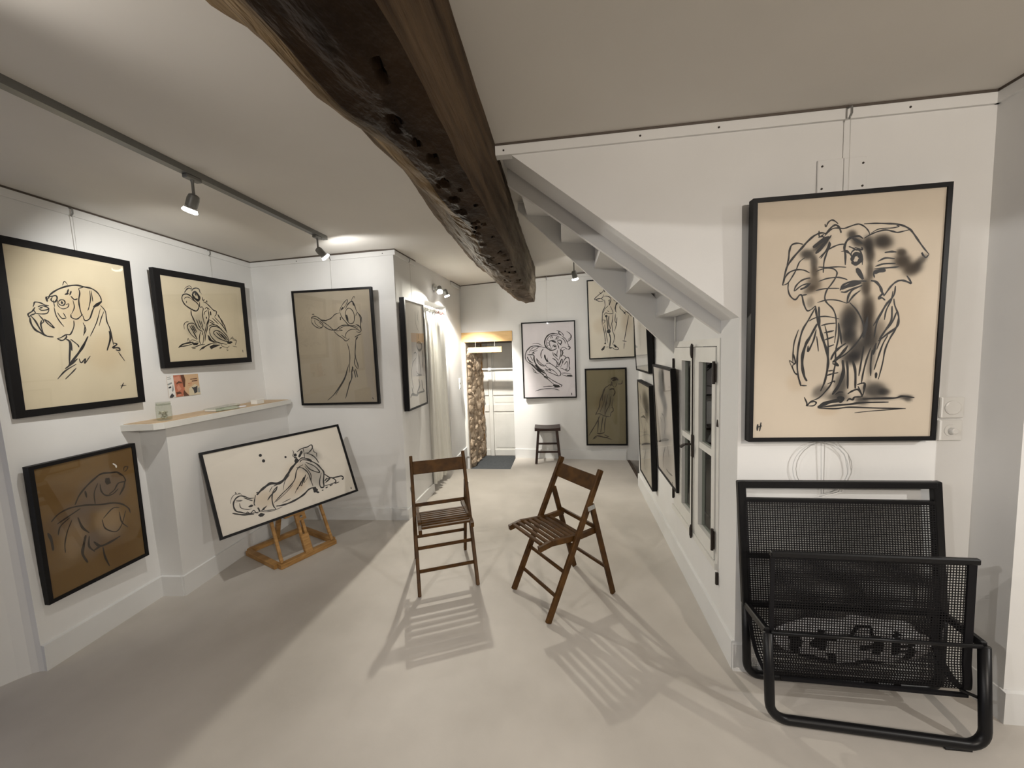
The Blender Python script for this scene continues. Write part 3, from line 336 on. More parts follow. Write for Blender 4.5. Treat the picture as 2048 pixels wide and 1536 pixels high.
# ---- skirting boards
def skirt(name, p, q, n, h=.13, t=.014, z=0.):
    p, q, n = V((*p, z)), V((*q, z)), V((*n, 0)).normalized()
    a = [p-n*.01, q-n*.01, q+n*t, p+n*t]
    mb = MB(); u = V((0, 0, 1)); hexa(mb, a, [a[0]+u*h, a[1]+u*h, a[2]+u*(h-.004), a[3]+u*(h-.004)])
    return struct(mb, name, 'skirting')
skirt('baseboard_left', (xl(1.406, 0), 1.406), (xl(1.985, 0), 1.985), (1, 0))
skirt('baseboard_chimney_end', (-2.54, 1.987), (-2.394, 1.999), (0, -1), t=.012)
skirt('baseboard_chimney', (-2.394, 1.99), (-2.468, 3.11), (1, .07), t=.012)
skirt('baseboard_alcove', (-2.47, 3.107), (-1.411, 3.155), (.04, -1), .11)
skirt('baseboard_curtained', (-1.412, 3.145), (-1.412, 3.836), (1, 0), .10)
skirt('baseboard_curtained_far', (-1.412, 4.557), (-1.412, 5.236), (1, 0), .14)
skirt('baseboard_back', tuple((B0+bu*.757).xy), tuple((B0+bu*2.235).xy), (-.07, -1), .125)
skirt('baseboard_passage', (.724, 1.734), (.753, 4.12), (-1, .01), .135)
skirt('baseboard_right', (.713, 1.734), (1.604, 1.734), (0, -1), .13)
skirt('baseboard_return_side', (1.604, 1.578), (1.604, 1.734), (-1, 0), .128, .006)
skirt('baseboard_return', (1.598, 1.578), (4.0, 1.578), (0, -1), .128)
# ---- white hanging boards under the ceiling with a dark picture rail on top
def rail(name, p, q, n, screws=()):
    p, q, n = V((*p, 0)), V((*q, 0)), V((*n, 0)).normalized()
    za, zb = zc(p.x, p.y), zc(q.x, q.y); H = lambda v, z: V((v.x, v.y, z))
    lo, hi = .048, .009
    mb = MB(); a = [p-n*.03, q-n*.03, q+n*.012, p+n*.012]
    hexa(mb, [H(a[0], za-lo), H(a[1], zb-lo), H(a[2], zb-lo), H(a[3], za-lo)], [H(a[0], za-hi), H(a[1], zb-hi), H(a[2], zb-hi), H(a[3], za-hi)])
    o = struct(mb, name, 'plaster')
    mb = MB(); a = [p-n*.03, q-n*.03, q+n*.015, p+n*.015]
    hexa(mb, [H(a[0], za-hi), H(a[1], zb-hi), H(a[2], zb-hi), H(a[3], za-hi)], [H(a[0], za+.01), H(a[1], zb+.01), H(a[2], zb+.01), H(a[3], za+.01)])
    r = mb.build('hanging_rail', 'rail_dark', o); r['label'] = 'thin dark picture hanging rail'
    for t in screws:
        c = p.lerp(q, t); z = za+(zb-za)*t-.03
        MB().lathe([(.004, 0), (.004, .002), (.002, .003)], H(c+n*.012, z), n, 8).build('screw', 'iron', o)
    return o
tl = lambda y: xl(y, zc(-2.6, y))
rail('trim_1', (tl(1.40), 1.38), (tl(3.1), 3.1), (1, .06))
rail('trim_2', (-2.74, 3.10), (-1.395, 3.163), (.05, -1), (.35, .92))
rail('trim_3', (-1.412, 3.155), (-1.412, 3.62), (1, 0))
rail('trim_4', (-1.412, 4.80), (-1.412, 5.236), (1, 0))
rail('trim_5', tuple((B0+bu*.07).xy), tuple((B0+bu*2.9).xy), (-.07, -1))
rail('trim_6', (-.36, EY), (1.604, EY), (0, -1), (.06, .35, .505, .85))
rail('trim_7', (1.604, EY), (1.604, 1.578), (-1, 0))
rail('trim_8', (1.59, 1.578), (4.0, 1.578), (0, -1))

# ------------------------------------------------------------------ doorway at the far end: lintel, stone jamb, panelled door
def bp(a, d, z): return B0+bu*a+bn*d+V((0, 0, z+.25))
m = MB(); hexa(m, [bp(.02, -.012, 1.608), bp(.765, -.012, 1.608), bp(.765, .20, 1.608), bp(.02, .20, 1.608)], [bp(.02, -.012, 1.742), bp(.765, -.012, 1.742), bp(.765, .20, 1.742), bp(.02, .20, 1.742)])
tag(m.build('door_lintel', 'oak_lintel'), 'pale oak lintel beam over the far doorway', 'lintel')
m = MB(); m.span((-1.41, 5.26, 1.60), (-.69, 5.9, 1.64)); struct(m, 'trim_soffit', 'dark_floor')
sg = thing('hanging_board', 'narrow blank wooden board hanging below the oak lintel of the far doorway', 'sign', (-1.075, 5.16, 1.46), -.06)
MB().box((0, 0, .038), (.475, .02, .075), None, .003).build('board', 'oak_lintel', sg)
for x in (-.13, .14):
    h = MB(); h.tube([(x, 0, .075), (x, 0, .15)], .003, 6); h.build('hook', 'steel', sg)
# stone rubble jamb: mortar bed plus separate stones
jm = thing('stone_jamb', 'rough rubble stone jamb on the left side of the far doorway', 'stone wall', (-1.34, 5.6, -.2))
jo = V((-1.34, 5.6, -.2))
P0, P1 = V((-1.372, 5.25, 0)), V((-1.325, 5.98, 0)); jd = (P1-P0); jn = V((jd.y, -jd.x, 0)).normalized()
m = MB(); q = [P0-jn*.05, P1-jn*.05, P1+jn*.008, P0+jn*.008]
hexa(m, [v+V((0, 0, -.2))-jo for v in q], [v+V((0, 0, 1.63))-jo for v in q]); m.build('mortar_bed', 'mortar', jm)
rs = random.Random(5); z = -.19
def rock(c, sx, sz, sd, seed):
    bm = bmesh.new(); bmesh.ops.create_icosphere(bm, subdivisions=2, radius=1)
    for v in bm.verts:
        k = 1+.35*noise.noise(v.co*1.6+V((seed, seed*.7, 0)))
        p = v.co*k; v.co = c+jd.normalized()*p.x*sx+jn*p.y*sd+V((0, 0, 1))*p.z*sz
    bm.verts.index_update(); vs = [v.co.copy() for v in bm.verts]; fs = [[v.index for v in f.verts] for f in bm.faces]; bm.free()
    return MB().add(vs, fs)
sd = 0
while z < 1.56:
    a = rs.uniform(.015, .05)
    while a < .70:
        w = rs.uniform(.07, .24); hh = w*rs.uniform(.45, .9); sd += 1
        zz = z+rs.uniform(-.03, .03)+hh*.3
        c = P0+jd.normalized()*(a+w/2)+jn*(.004+rs.uniform(-.012, .010))+V((0, 0, clamp(zz, -.16, 1.58)))-jo
        rock(c, w*.52, hh*.56, rs.uniform(.02, .05), sd).build('stone', 'stone', jm)
        a += w*.98
    z += .088
# door leaf
dr = thing('panelled_door', 'white panelled door with a lower rail pair seen through the far doorway', 'door', (-.98, 6.02, -.2))
D = lambda x0, x1, z0, z1, y=0., t=.02: MB().span((x0+.98, y-t, z0+.2), (x1+.98, y, z1+.2), .004)
m = MB(); m.span((-1.30+.98, 0, 0), (-.45+.98, .04, 2.0)); m.build('leaf', 'woodwork_white', dr)
for z0, z1 in ((.78, .89), (.52, .63), (-.2, -.10)):
    for x0, x1 in ((-1.29, -1.215), (-1.145, -.5)):
        D(x0, x1, z0, z1, 0, .022).build('rail', 'woodwork_white', dr)
for z0, z1 in ((.66, .75), (-.07, .49), (.92, 1.7)):
    D(-1.12, -.5, z0, z1, 0, .008).build('panel', 'woodwork_white', dr)
D(-1.21, -1.15, -.2, 1.72, 0, .035).build('batten', 'woodwork_white', dr)
m = MB(); m.tube([(-1.30+.98, -.055, 1.40), (-.5+.98, -.055, 1.40)], .013, 8); m.box((-1.18+.98, -.05, 1.40), (.05, .05, .05), None, .006); m.build('rod', 'skirting', dr)
tag(MB().span((-1.345, 5.97, -.2), (-1.30, 6.05, 1.62)).build('door_post', 'pine'), 'slim yellow pine post between stone jamb and white door', 'post')
struct(MB().span((-1.6, 6.07, -.3), (-.3, 6.2, TOP)), 'wall_beyond', 'plaster')
mt = MB(); mt.span((-1.385, 5.22, -.199), (-.72, 5.95, -.187)); mt.span((-1.385, 4.66, -.199), (-.72, 5.22, -.187))
rebase(tag(mt.build('door_mat', 'mat_rubber'), 'dark grey mat lying in the sunken floor before the far doorway', 'mat'), (-1.05, 5.2, -.199))
tag(MB().span((-1.447, 5.225, -.0), (-1.374, 5.25, 1.608)).build('jamb_board', 'woodwork_white'), 'narrow white upright board left of the far doorway', 'board')

# ------------------------------------------------------------------ casement window in the passage wall
def wx(y): return .727+.012*(y-1.92)
wn = struct(MB(), 'window_1', 'woodwork_white')
m = MB(); x0, x1 = .722, .80
m.span((x0, 1.932, .345), (x1, 1.965, 1.485)); m.span((x0, 2.668, .345), (x1, 2.70, 1.485)); m.span((x0, 1.965, 1.447), (x1, 2.668, 1.485)); m.span((x0-.012, 1.935, .345), (x1, 2.70, .378))
m.build('window_frame', 'woodwork_white', wn)
for (ya, yb, ga, gb) in ((2.285, 2.665, 2.335, 2.505), (1.968, 2.282, 2.008, 2.198)):
    f = MB(); X0, X1 = .716, .752
    f.span((X0, ya, .381), (X1, ga, 1.444)); f.span((X0, gb, .381), (X1, yb, 1.444))
    f.span((X0, ga, .381), (X1, gb, .46)); f.span((X0, ga, 1.366), (X1, gb, 1.444)); f.span((X0+.004, ga, .895), (X1, gb, .93))
    c = f.build('casement', 'woodwork_white', wn)
    for za, zb in ((.46, .895), (.93, 1.366)):
        MB().add([(.737, y, z) for y, z in ((ga-.004, za-.004), (gb+.004, za-.004), (gb+.004, zb+.004), (ga-.004, zb+.004))], [(0, 1, 2, 3)]).build('pane', 'window_glass', c)
    hy = yb if ya > 2.2 else ya
    for hz in (1.32, .485):
        h = MB(); h.tube([(.709, hy+(.0 if ya > 2.2 else 0), hz-.055), (.709, hy, hz+.055)], .007, 8); h.span((.712, hy-.012, hz-.045), (.717, hy+.012, hz+.045)); h.build('hinge', 'iron', c)
bo = MB(); bo.tube([(.708, 2.275, .35), (.708, 2.275, 1.46)], .0042, 8); bo.lathe([(.004, 0), (.009, .02), (.010, .06), (.004, .08)], (.703, 2.275, 1.385), (0, 0, 1), 8); bo.lathe([(.004, 0), (.009, .02), (.009, .06), (.004, .08)], (.703, 2.275, .34), (0, 0, 1), 8); bo.span((.703, 2.264, .82), (.714, 2.286, .95), .003)
bo = bo.build('espagnolette_bolt', 'iron', wn)
h = MB(); h.tube([(.70, 2.275, .895), (.672, 2.275, .895)], .006, 8); h.tube([(.674, 2.275, .895), (.668, 2.30, .885), (.668, 2.345, .865)], [.006, .008, .010], 8); h.build('handle', 'iron', bo)
MB().prism([(.722, 1.937, 1.06), (.722, 1.955, 1.06), (.722, 1.946, 1.095)], (-.004, 0, 0)).build('latch_plate', 'iron', wn)
MB().span((.712, 1.922, .275), (.7255, 1.934, .335)).build('latch_plate', 'iron', wn)

# ------------------------------------------------------------------ the old oak beam
hr_ = random.Random(21)
HOLES = [(-.365, .80, .010), (-.372, .835, .012), (-.415, .99, .020), (-.43, 1.03, .013), (-.40, 1.10, .016), (-.385, 1.19, .020), (-.41, 1.37, .024), (-.44, 1.40, .012), (-.42, 1.52, .022), (-.37, 1.44, .010), (-.425, 1.66, .024), (-.35, 1.60, .010)]
HOLES += [(hr_.uniform(-.52, -.345), hr_.uniform(1.75, 3.6), hr_.uniform(.008, .022)) for _ in range(46)]
def beam():
    ys = [-2.15+i*.1 for i in range(25)]+[.35+i*.016 for i in range(int((4.42-.35)/.016)+1)]+[4.42]
    edge = [(-2.2, -.90), (.5, -.88), (.93, -.86), (1.03, -.805), (1.15, -.775), (1.6, -.774), (1.84, -.752), (2.26, -.80), (2.98, -.842), (3.57, -.864), (4.1, -.83), (4.5, -.80)]
    bot = [(-2.2, 2.06), (.9, 2.055), (1.9, 2.045), (3, 2.03), (4.42, 2.005)]
    ar = [(-2.2, -.29), (.67, -.293), (.82, -.298), (1.29, -.308), (1.88, -.325), (4.42, -.325)]
    lerp = lambda T, y: next((a[1]+(b_[1]-a[1])*(y-a[0])/(b_[0]-a[0]) for a, b_ in zip(T, T[1:]) if a[0] <= y <= b_[0]), T[-1][1])
    vs = []; n = 96; ia = 26; ib = 70                               # ring: 0..ia right face, ia..ib underside, then the waney left edge
    for y in ys:
        e, bz, ax = lerp(edge, y), lerp(bot, y), lerp(ar, y); top = 2.47; rt = -.27-.012*clamp(y-1, 0, 3)
        ef = lambda z, q: (e*(z-1.45)/.9*q, z)
        A_ = [(rt, top), (rt, 2.33), (rt-.005, 2.22), (ax+.003, bz+.03), (ax-.004, bz+.004)]
        B_ = [(ax-.004, bz+.004), (ax-.10, bz), ef(bz+.012, .88)]
        C_ = [ef(bz+.012, .88), ef(bz+.04, .945), ef(bz+.09, .96), ef(bz+.16, .967), ef(bz+.23, .978), (e, 2.345), (e, top)]
        ring = []
        for pts, cnt in ((A_, ia), (B_, ib-ia), (C_, n-1-ib)):
            P2 = [V((*p, 0)) for p in pts]; L = [(q-p).length for p, q in zip(P2, P2[1:])]; tot = sum(L)
            for i in range(cnt):
                s_ = tot*i/cnt; j = 0
                while j < len(L)-1 and s_ > L[j]: s_ -= L[j]; j += 1
                p = P2[j].lerp(P2[j+1], min(1, s_/L[j])); ring.append((p.x, p.y))
        ring.append((e, top))
        for (x, z) in ring:
            k = noise.noise(V((x*3, y*1.3, z*3)))*.020+noise.noise(V((x*10, y*3, z*10+3)))*.009+noise.noise(V((x*24, y*9, z*24)))*.004
            if y > 1.8: k += noise.noise(V((x*16, y*14, z*16+7)))*.010*clamp((y-1.8)*1.2)
            if z > 2.3: k *= .4
            hol = 0
            for (hx, hy, hr) in HOLES:
                d = math.hypot(x-hx, (y-hy)*.8)/hr*(1+.4*noise.noise(V((x*40, y*40, hy))))
                if d < 1 and z < 2.15: hol = max(hol, 1-d*d)
            vs.append((x+k*.8, y, z+k+hol*.04))
    fs = []; ms = []; k = len(ys); ys_ = ys
    for i in range(k-1):
        for j in range(n-1):
            fs.append((i*n+j, i*n+j+1, (i+1)*n+j+1, (i+1)*n+j)); c = (V(vs[i*n+j])+V(vs[(i+1)*n+j+1]))/2
            hole = any(math.hypot(c.x-hx, (c.y-hy)*.8) < hr*.62*(1+.5*noise.noise(c*45)) for hx, hy, hr in HOLES) and ia <= j < ib
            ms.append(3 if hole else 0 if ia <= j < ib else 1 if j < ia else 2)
        fs.append((i*n+n-1, i*n, (i+1)*n, (i+1)*n+n-1)); ms.append(0)
    fs += [tuple(range(n)), tuple(range((k-1)*n, k*n))]; ms += [1, 1]
    mb = MB().add(vs, fs); mb.m = ms; return mb
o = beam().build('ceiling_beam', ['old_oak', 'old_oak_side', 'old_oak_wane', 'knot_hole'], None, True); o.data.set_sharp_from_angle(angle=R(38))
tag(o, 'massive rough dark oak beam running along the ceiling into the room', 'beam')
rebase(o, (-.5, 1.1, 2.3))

# ------------------------------------------------------------------ stair climbing to the left over the passage
st = thing('staircase', 'grey-white open underside of a steep stair crossing the passage', 'staircase', (.73, 2.3, 1.4)); so = V((.73, 2.3, 1.4))
def plank(pts, ext): return MB().prism([V(p)-so for p in pts], ext)
zb = lambda x: 1.505+(.727-x)*.7735                                # lower edge of the near stringer
zf = lambda x: 1.405+(.727-x)*.905                                 # lower edge of the far stringer, which fans away
yf = lambda x: 2.36+(x+.262)/.989*.34
XE = -.258; ZT = 2.338
plank([(.727, 1.935, zb(.727)), (XE, 1.935, zb(XE)), (XE, 1.935, ZT), (-.075, 1.935, ZT), (.727, 1.935, 1.72)], (0, .03, 0)).build('stringer', 'plaster', st)
xq = .727-(ZT-.25-1.405)/.905
q = [V((x, yf(x), z))-so for x, z in ((.727, zf(.727)), (XE, zf(XE)), (XE, ZT), (xq, ZT), (.727, zf(.727)+.25))]
m = MB(); m.prism(q, (0, .028, 0)); m.build('stringer', 'plaster', st)
for i in range(6):
    xa = .80-i*.2; z0 = zb(xa)+.20; x1 = max(xa-.205, XE); xr = min(xa+.02, .727)
    if z0 > ZT-.02: break
    m = MB(); q = [(xr, 1.965), (xr, yf(xr)), (x1, yf(x1)), (x1, 1.965)]
    hexa(m, [V((x, y, z0))-so for x, y in q], [V((x, y, min(z0+.03, ZT)))-so for x, y in q]); m.build('tread', 'plaster', st)
    if i:
        m = MB(); q = [(xa+.02, 1.965), (xa+.02, yf(xa)), (xa, yf(xa)), (xa, 1.965)]
        hexa(m, [V((x, y, z0-.125))-so for x, y in q], [V((x, y, z0))-so for x, y in q]); m.build('riser', 'plaster', st)
# ------------------------------------------------------------------ pictures: drawn strokes are flat ink on the sheet
WASH = {0: (.020, .020, .023), 1: (.44, .27, .10), 2: (.150, .120, .105), 3: (.13, .07, .02), 4: (.55, .42, .28)}
nmat('ink', (.010, .009, .010), .55); nmat('ink_brown', (.030, .020, .012), .7); nmat('ink_soft', (.10, .09, .08), .75); nmat('ink_white', (.75, .73, .68), .7)
nmat('collage_tan', (.55, .40, .27), .8); nmat('collage_grey', (.46, .43, .40), .8)
def catmull(p, sub=5):
    if len(p) < 3: return [p[0].lerp(p[-1], i/4) for i in range(5)]
    q = [p[0]*2-p[1]]+p+[p[-1]*2-p[-2]]; out = []
    for i in range(1, len(q)-2):
        a, b, c, d = q[i-1:i+3]
        for j in range(sub):
            t = j/sub; out.append(.5*((2*b)+(c-a)*t+(2*a-5*b+4*c-d)*t*t+(3*b-a-3*c+d)*t**3))
    return out+[p[-1]]
def strokes(data, w, h, z, wk=1.0):
    mb = MB(); rs = random.Random(3); zi = 0
    for s in data.split(';'):
        t = s.split(); pts = [V((int(t[i])*w/1000-w/2, h-int(t[i+1])*h/1000, 0)) for i in range(1, len(t), 2)]
        if t[0][0] == 'f':
            k = int(t[0][1:] or 0); mb.mat({0: 0, 5: 1, 6: 2}[k]); zz = z-(.0002 if k else 0)
            bm = bmesh.new(); f = bm.faces.new([bm.verts.new((p.x, p.y, zz)) for p in pts]); bmesh.ops.triangulate(bm, faces=[f]); bm.verts.index_update()
            mb.add([v.co.copy() for v in bm.verts], [[v.index for v in g.verts] for g in bm.faces]); bm.free(); continue
        mb.mat(0); zi += 1; zz = z+zi*2e-6
        c = catmull(pts); hw = int(t[0])*.5e-4*wk*1.28; vs = []; n = len(c); ph = rs.uniform(0, 6)
        for i, p in enumerate(c):
            d = (c[min(i+1, n-1)]-c[max(i-1, 0)]); d = d.normalized() if d.length > 1e-7 else V((1, 0, 0)); nr = V((-d.y, d.x, 0))
            tt = i/(n-1); k = hw*(.42+.58*math.sin(math.pi*min(1, tt*1.02))**.45)*(1+.16*math.sin(ph+i*.9))
            for sg in (1, -1):
                v = p+nr*k*sg; v.x = clamp(v.x, -w/2, w/2); v.y = clamp(v.y, 0, h); v.z = zz; vs.append(v)
        mb.add(vs, [(2*i, 2*i+1, 2*i+3, 2*i+2) for i in range(n-1)])
    return mb
def sheet(wash, w, h, col, z, parent, res=.014):
    nx, ny = max(2, int(w/res)), max(2, int(h/res)); W_ = []
    for s in (wash.split(';') if wash else []):
        a = [int(k) for k in s.split()]; x, y = a[0]*w/1000, a[1]*h/1000; G = [k/10000 for k in a[2:6]]
        det = G[0]*G[3]-G[1]*G[2]; W_.append((x, y, (G[3]/det, -G[1]/det, -G[2]/det, G[0]/det), a[6]/100, WASH[a[7]]))
    vs = []; cs = []
    for j in range(ny+1):
        for i in range(nx+1):
            x, y = w*i/nx, h*j/ny; c = V(col)
            for (cx, cy, I, s, k) in W_:
                dx, dy = x-cx, y-cy; a, b = I[0]*dx+I[1]*dy, I[2]*dx+I[3]*dy; d = a*a+b*b
                if d < 4:
                    wob = 1+.35*noise.noise(V((x*40, y*40, cx*9)))
                    m = min(.96, s*1.06)*math.exp(-.62*(d/1.22)**2.2*wob)
                    c = c.lerp(V(k), min(1, m))
            vs.append((x-w/2, h-y, z)); cs.append((*c, 1))
    fs = [(j*(nx+1)+i, j*(nx+1)+i+1, (j+1)*(nx+1)+i+1, (j+1)*(nx+1)+i) for j in range(ny) for i in range(nx)]
    me = bpy.data.meshes.new('paper'); me.from_pydata(vs, [], fs); me.materials.append(MATS['drawing_paper'])
    at = me.color_attributes.new('pigment', 'FLOAT_COLOR', 'POINT'); at.data.foreach_set('color', [k for c in cs for k in c])
    o = bpy.data.objects.new('paper', me); COL.objects.link(o); o.parent = parent; return o
AXES = {'E': (V((1, 0, 0)), V((0, -1, 0))), 'L': (V((0, 1, 0)), V((1, 0, 0))), 'P': (V((0, -1, 0)), V((-1, 0, 0)))}
def picture(name, label, face, a, off, z, w, h, tilt, roll, yaw, bar, depth, col, key, ink='ink', wk=1., res=.014, pieces=None):
    u, n = [k.copy() for k in AXES[face]]; rz = Matrix.Rotation(yaw, 3, 'Z'); u = rz @ u; n = rz @ n; v = V((0, 0, 1))
    v2 = math.cos(tilt)*v+math.sin(tilt)*n; n2 = math.cos(tilt)*n-math.sin(tilt)*v
    u3 = math.cos(roll)*u+math.sin(roll)*v2; v3 = math.cos(roll)*v2-math.sin(roll)*u
    M_ = Matrix((u3, v3, n2)).transposed().to_4x4(); M_.translation = V((a, off, z)) if face == 'E' else V((off, a, z))
    t = thing(name, label, 'picture', group='framed drawings in the gallery room', mat=M_)
    m = MB(); x = w/2
    for (p0, p1, q1, q0) in (((-x, 0), (x, 0), (x-bar, bar), (-x+bar, bar)), ((x, 0), (x, h), (x-bar, h-bar), (x-bar, bar)), ((x, h), (-x, h), (-x+bar, h-bar), (x-bar, h-bar)), ((-x, h), (-x, 0), (-x+bar, bar), (-x+bar, h-bar))):
        m.prism([(*p, 0) for p in (p0, p1, q1, q0)], (0, 0, -depth))
    m.build('frame', 'black_frame', t)
    MB().span((-x+bar*.5, bar*.5, -depth+.002), (x-bar*.5, h-bar*.5, -.008)).build('backing_board', 'backing', t)
    pw, ph = w-2*bar, h-2*bar; st_, wa = DRAW[key]
    hold = bpy.data.objects  # sheet, ink and glass sit inside the rebate of the frame
    s = sheet(wa, pw, ph, col, -.006, t, res); s.location = (0, bar, 0)
    k = strokes(st_, pw, ph, -.0055, wk).build('ink_drawing', [ink, 'collage_tan', 'collage_grey'], t, kind='stuff'); k.location = (0, bar, 0)
    if key == 'fish':
        e = strokes('60 760 105 790 128 795 150', pw, ph, -.0052).build('eye_highlight', 'ink_white', t); e.location = (0, bar, 0)
    MB().add([(-x+bar*.8, bar*.8, -.002), (x-bar*.8, bar*.8, -.002), (x-bar*.8, h-bar*.8, -.002), (-x+bar*.8, h-bar*.8, -.002)], [(0, 1, 2, 3)]).build('glass', 'picture_glass', t)
    return t
CREAM = (.66, .58, .42); KRAFT = (.185, .112, .042)
picture('framed_drawing', 'large black-framed ink drawing of a boxer dog head on cream paper', 'L', 1.732, -2.545, 1.221, .57, .842, .010, .008, .02, .035, .030, CREAM, 'boxer')
picture('framed_drawing', 'black-framed ink drawing of a seated frog on cream paper', 'L', 2.53, -2.575, 1.433, .718, .640, .018, .03, .014, .04, .030, CREAM, 'frog')
picture('framed_drawing', 'thin-framed line drawing of a long-necked ostrich head on beige paper', 'E', -1.942, 3.085, 1.048, .722, .987, .022, .001, .011, .018, .030, (.33, .285, .215), 'duck')
picture('framed_drawing', 'framed brown drawing of a goldfish hanging low on the left wall', 'L', 1.674, -2.497, .309, .457, .685, .0, .011, .008, .018, .034, KRAFT, 'fish', 'ink_brown', 1.0)
picture('framed_drawing', 'tall framed drawing with a tan collage strip hanging beside the curtain', 'L', 3.409, -1.352, .97, .475, .981, .010, .008, .012, .018, .045, (.66, .63, .57), 'curtain', 'ink_soft')
picture('framed_drawing', 'black-framed ink drawing of a leaping horned ram above the stool', 'E', -.207, 5.105, .827, .707, 1.011, .007, .003, -.03, .016, .028, (.74, .70, .72), 'ram', wk=1.05)
picture('framed_drawing', 'framed drawing of a standing figure partly hidden by the stair', 'E', .599, 5.05, 1.33, .575, 1.0, .03, .017, -.03, .015, .028, (.80, .74, .62), 'musk')
picture('framed_drawing', 'framed dark olive drawing of a leaning man with a cane, low on the far wall', 'E', .521, 5.055, .199, .525, 1.01, -.012, .007, -.03, .02, .03, (.215, .185, .11), 'man', 'ink_brown')
picture('framed_drawing', 'deep-framed grey drawing leaning low at the far end of the passage wall', 'P', 3.524, .70, .261, .547, .887, .030, -.023, -.009, .016, .040, (.52, .48, .40), 'leanA', 'ink_soft')
picture('framed_drawing', 'framed grey drawing tilted on the passage wall beside the casement window', 'P', 2.812, .70, .508, .522, .812, .052, -.021, -.005, .016, .032, (.56, .52, .47), 'leanB', 'ink_soft')
picture('framed_drawing', 'framed pale drawing high on the passage wall, half hidden by the stair', 'P', 3.62, .69, 1.235, .592, .932, .045, -.005, -.005, .016, .045, (.72, .71, .68), 'hang', 'ink_soft')
picture('framed_drawing', 'large framed ink drawing of an elephant above the mesh chair', 'E', 1.089, 1.69, 1.049, .683, .969, .02, .006, .005, .0165, .036, (.66, .575, .465), 'eleph', wk=1.5, res=.0065)
picture('framed_drawing', 'wide white framed drawing of a reclining lioness standing tilted on the easel', 'L', 2.482, -1.95, .339, .939, .584, -.385, .04, -.56, .017, .022, (.73, .68, .60), 'lioness', wk=1.25)
# ---- hangers
def hanger(label, x, y, n, zb, hook=True):
    n = V((*n, 0)).normalized(); z = zc(x, y); t = thing('picture_hanger', label, 'hanger', (x, y, z-.01), group='picture hangers')
    MB().tube([n*.004+V((0, 0, .0)), n*.024+V((0, 0, -.008)), n*.024+V((0, 0, -.03)), n*.012+V((0, 0, -.045))], .004, 6).build('hook', 'grey_metal', t)
    MB().tube([n*.02+V((0, 0, -.03)), n*.022+V((0, 0, zb-z+.01))], .0014, 5).build('wire', 'wire', t)
hanger('hook and thin wire holding the boxer drawing', tl(1.85)+.01, 1.80, (1, 0), 2.06)
hanger('hook and thin wire holding the frog drawing', tl(2.68)+.01, 2.66, (1, 0), 2.06)
hanger('hook and thin white wire holding the ostrich drawing', -1.955, 3.125, (0, -1), 2.03)
hanger('hook and thin wire holding the drawing beside the curtain', -1.405, 3.44, (1, 0), 1.95)
hanger('hook and thin wire holding the ram drawing', -.215, 5.135, (0, -1), 1.838)
hanger('hook and thin wire holding the elephant drawing', 1.095, EY-.012, (0, -1), 2.0)
t = thing('wire_loop', 'loose loop of thin wire hanging below the elephant drawing', 'wire', (1.05, EY, 1.06))
m = MB(); m.tube([(.0, -.02, .0)]+[(.0+.105*math.sin(a), -.012-.01*math.sin(a*.5), -.13-.105*math.cos(a)*1.05) for a in [k*.26-.2 for k in range(1, 23)]], .0016, 5); m.tube([(.03, -.016, .0), (.09, -.018, -.07), (.105, -.018, -.15), (.07, -.018, -.23), (.0, -.016, -.25)], .0016, 5); m.build('wire', 'wire', t)
# ---- white cover plate behind the elephant picture, dimmer and socket beside it
t = thing('cover_plate', 'white screwed cover plate on the wall above the elephant drawing', 'plate', (1.088, EY, 2.06))
MB().box((0, -.003, 0), (.176, .008, .20), None, .002).build('plate', 'plaster', t)
for dx in (-.072, .072):
    for dz in (.075, -.01): MB().lathe([(.004, 0), (.004, .002), (.002, .003)], (dx, -.007, dz), (0, -1, 0), 8).build('screw', 'iron', t)
for lab, nm, x, z in (('upper white wall switch with a round disc beside the elephant drawing', 'push_switch', 1.510, 1.175), ('lower white rotary dimmer with a knob beside the elephant drawing', 'dimmer_switch', 1.508, 1.084)):
    t = thing(nm, lab, 'switch', (x, EY, z))
    MB().box((0, -.004, 0), (.082, .010, .084), None, .003).build('plate', 'white_plastic', t)
    if nm == 'push_switch': MB().lathe([(.028, 0), (.028, .004), (.024, .006)], (0, -.009, 0), (0, -1, 0), 24).build('disc', 'white_plastic', t)
    else:
        MB().lathe([(.024, 0), (.023, .003)], (0, -.009, 0), (0, -1, 0), 24).build('collar', 'white_plastic', t)
        MB().lathe([(.013, 0), (.012, .016), (.009, .018)], (0, -.012, 0), (0, -1, 0), 16).build('knob', 'white_plastic', t)
t = thing('light_switch', 'white double light switch at the end of the curtained wall', 'switch', (-1.388, 4.95, 1.06))
MB().box((.004, 0, 0), (.01, .075, .15), None, .003).build('plate', 'white_plastic', t)
for dz in (-.035, .035): MB().box((.010, 0, dz), (.008, .04, .045), None, .003).build('rocker', 'white_plastic', t)

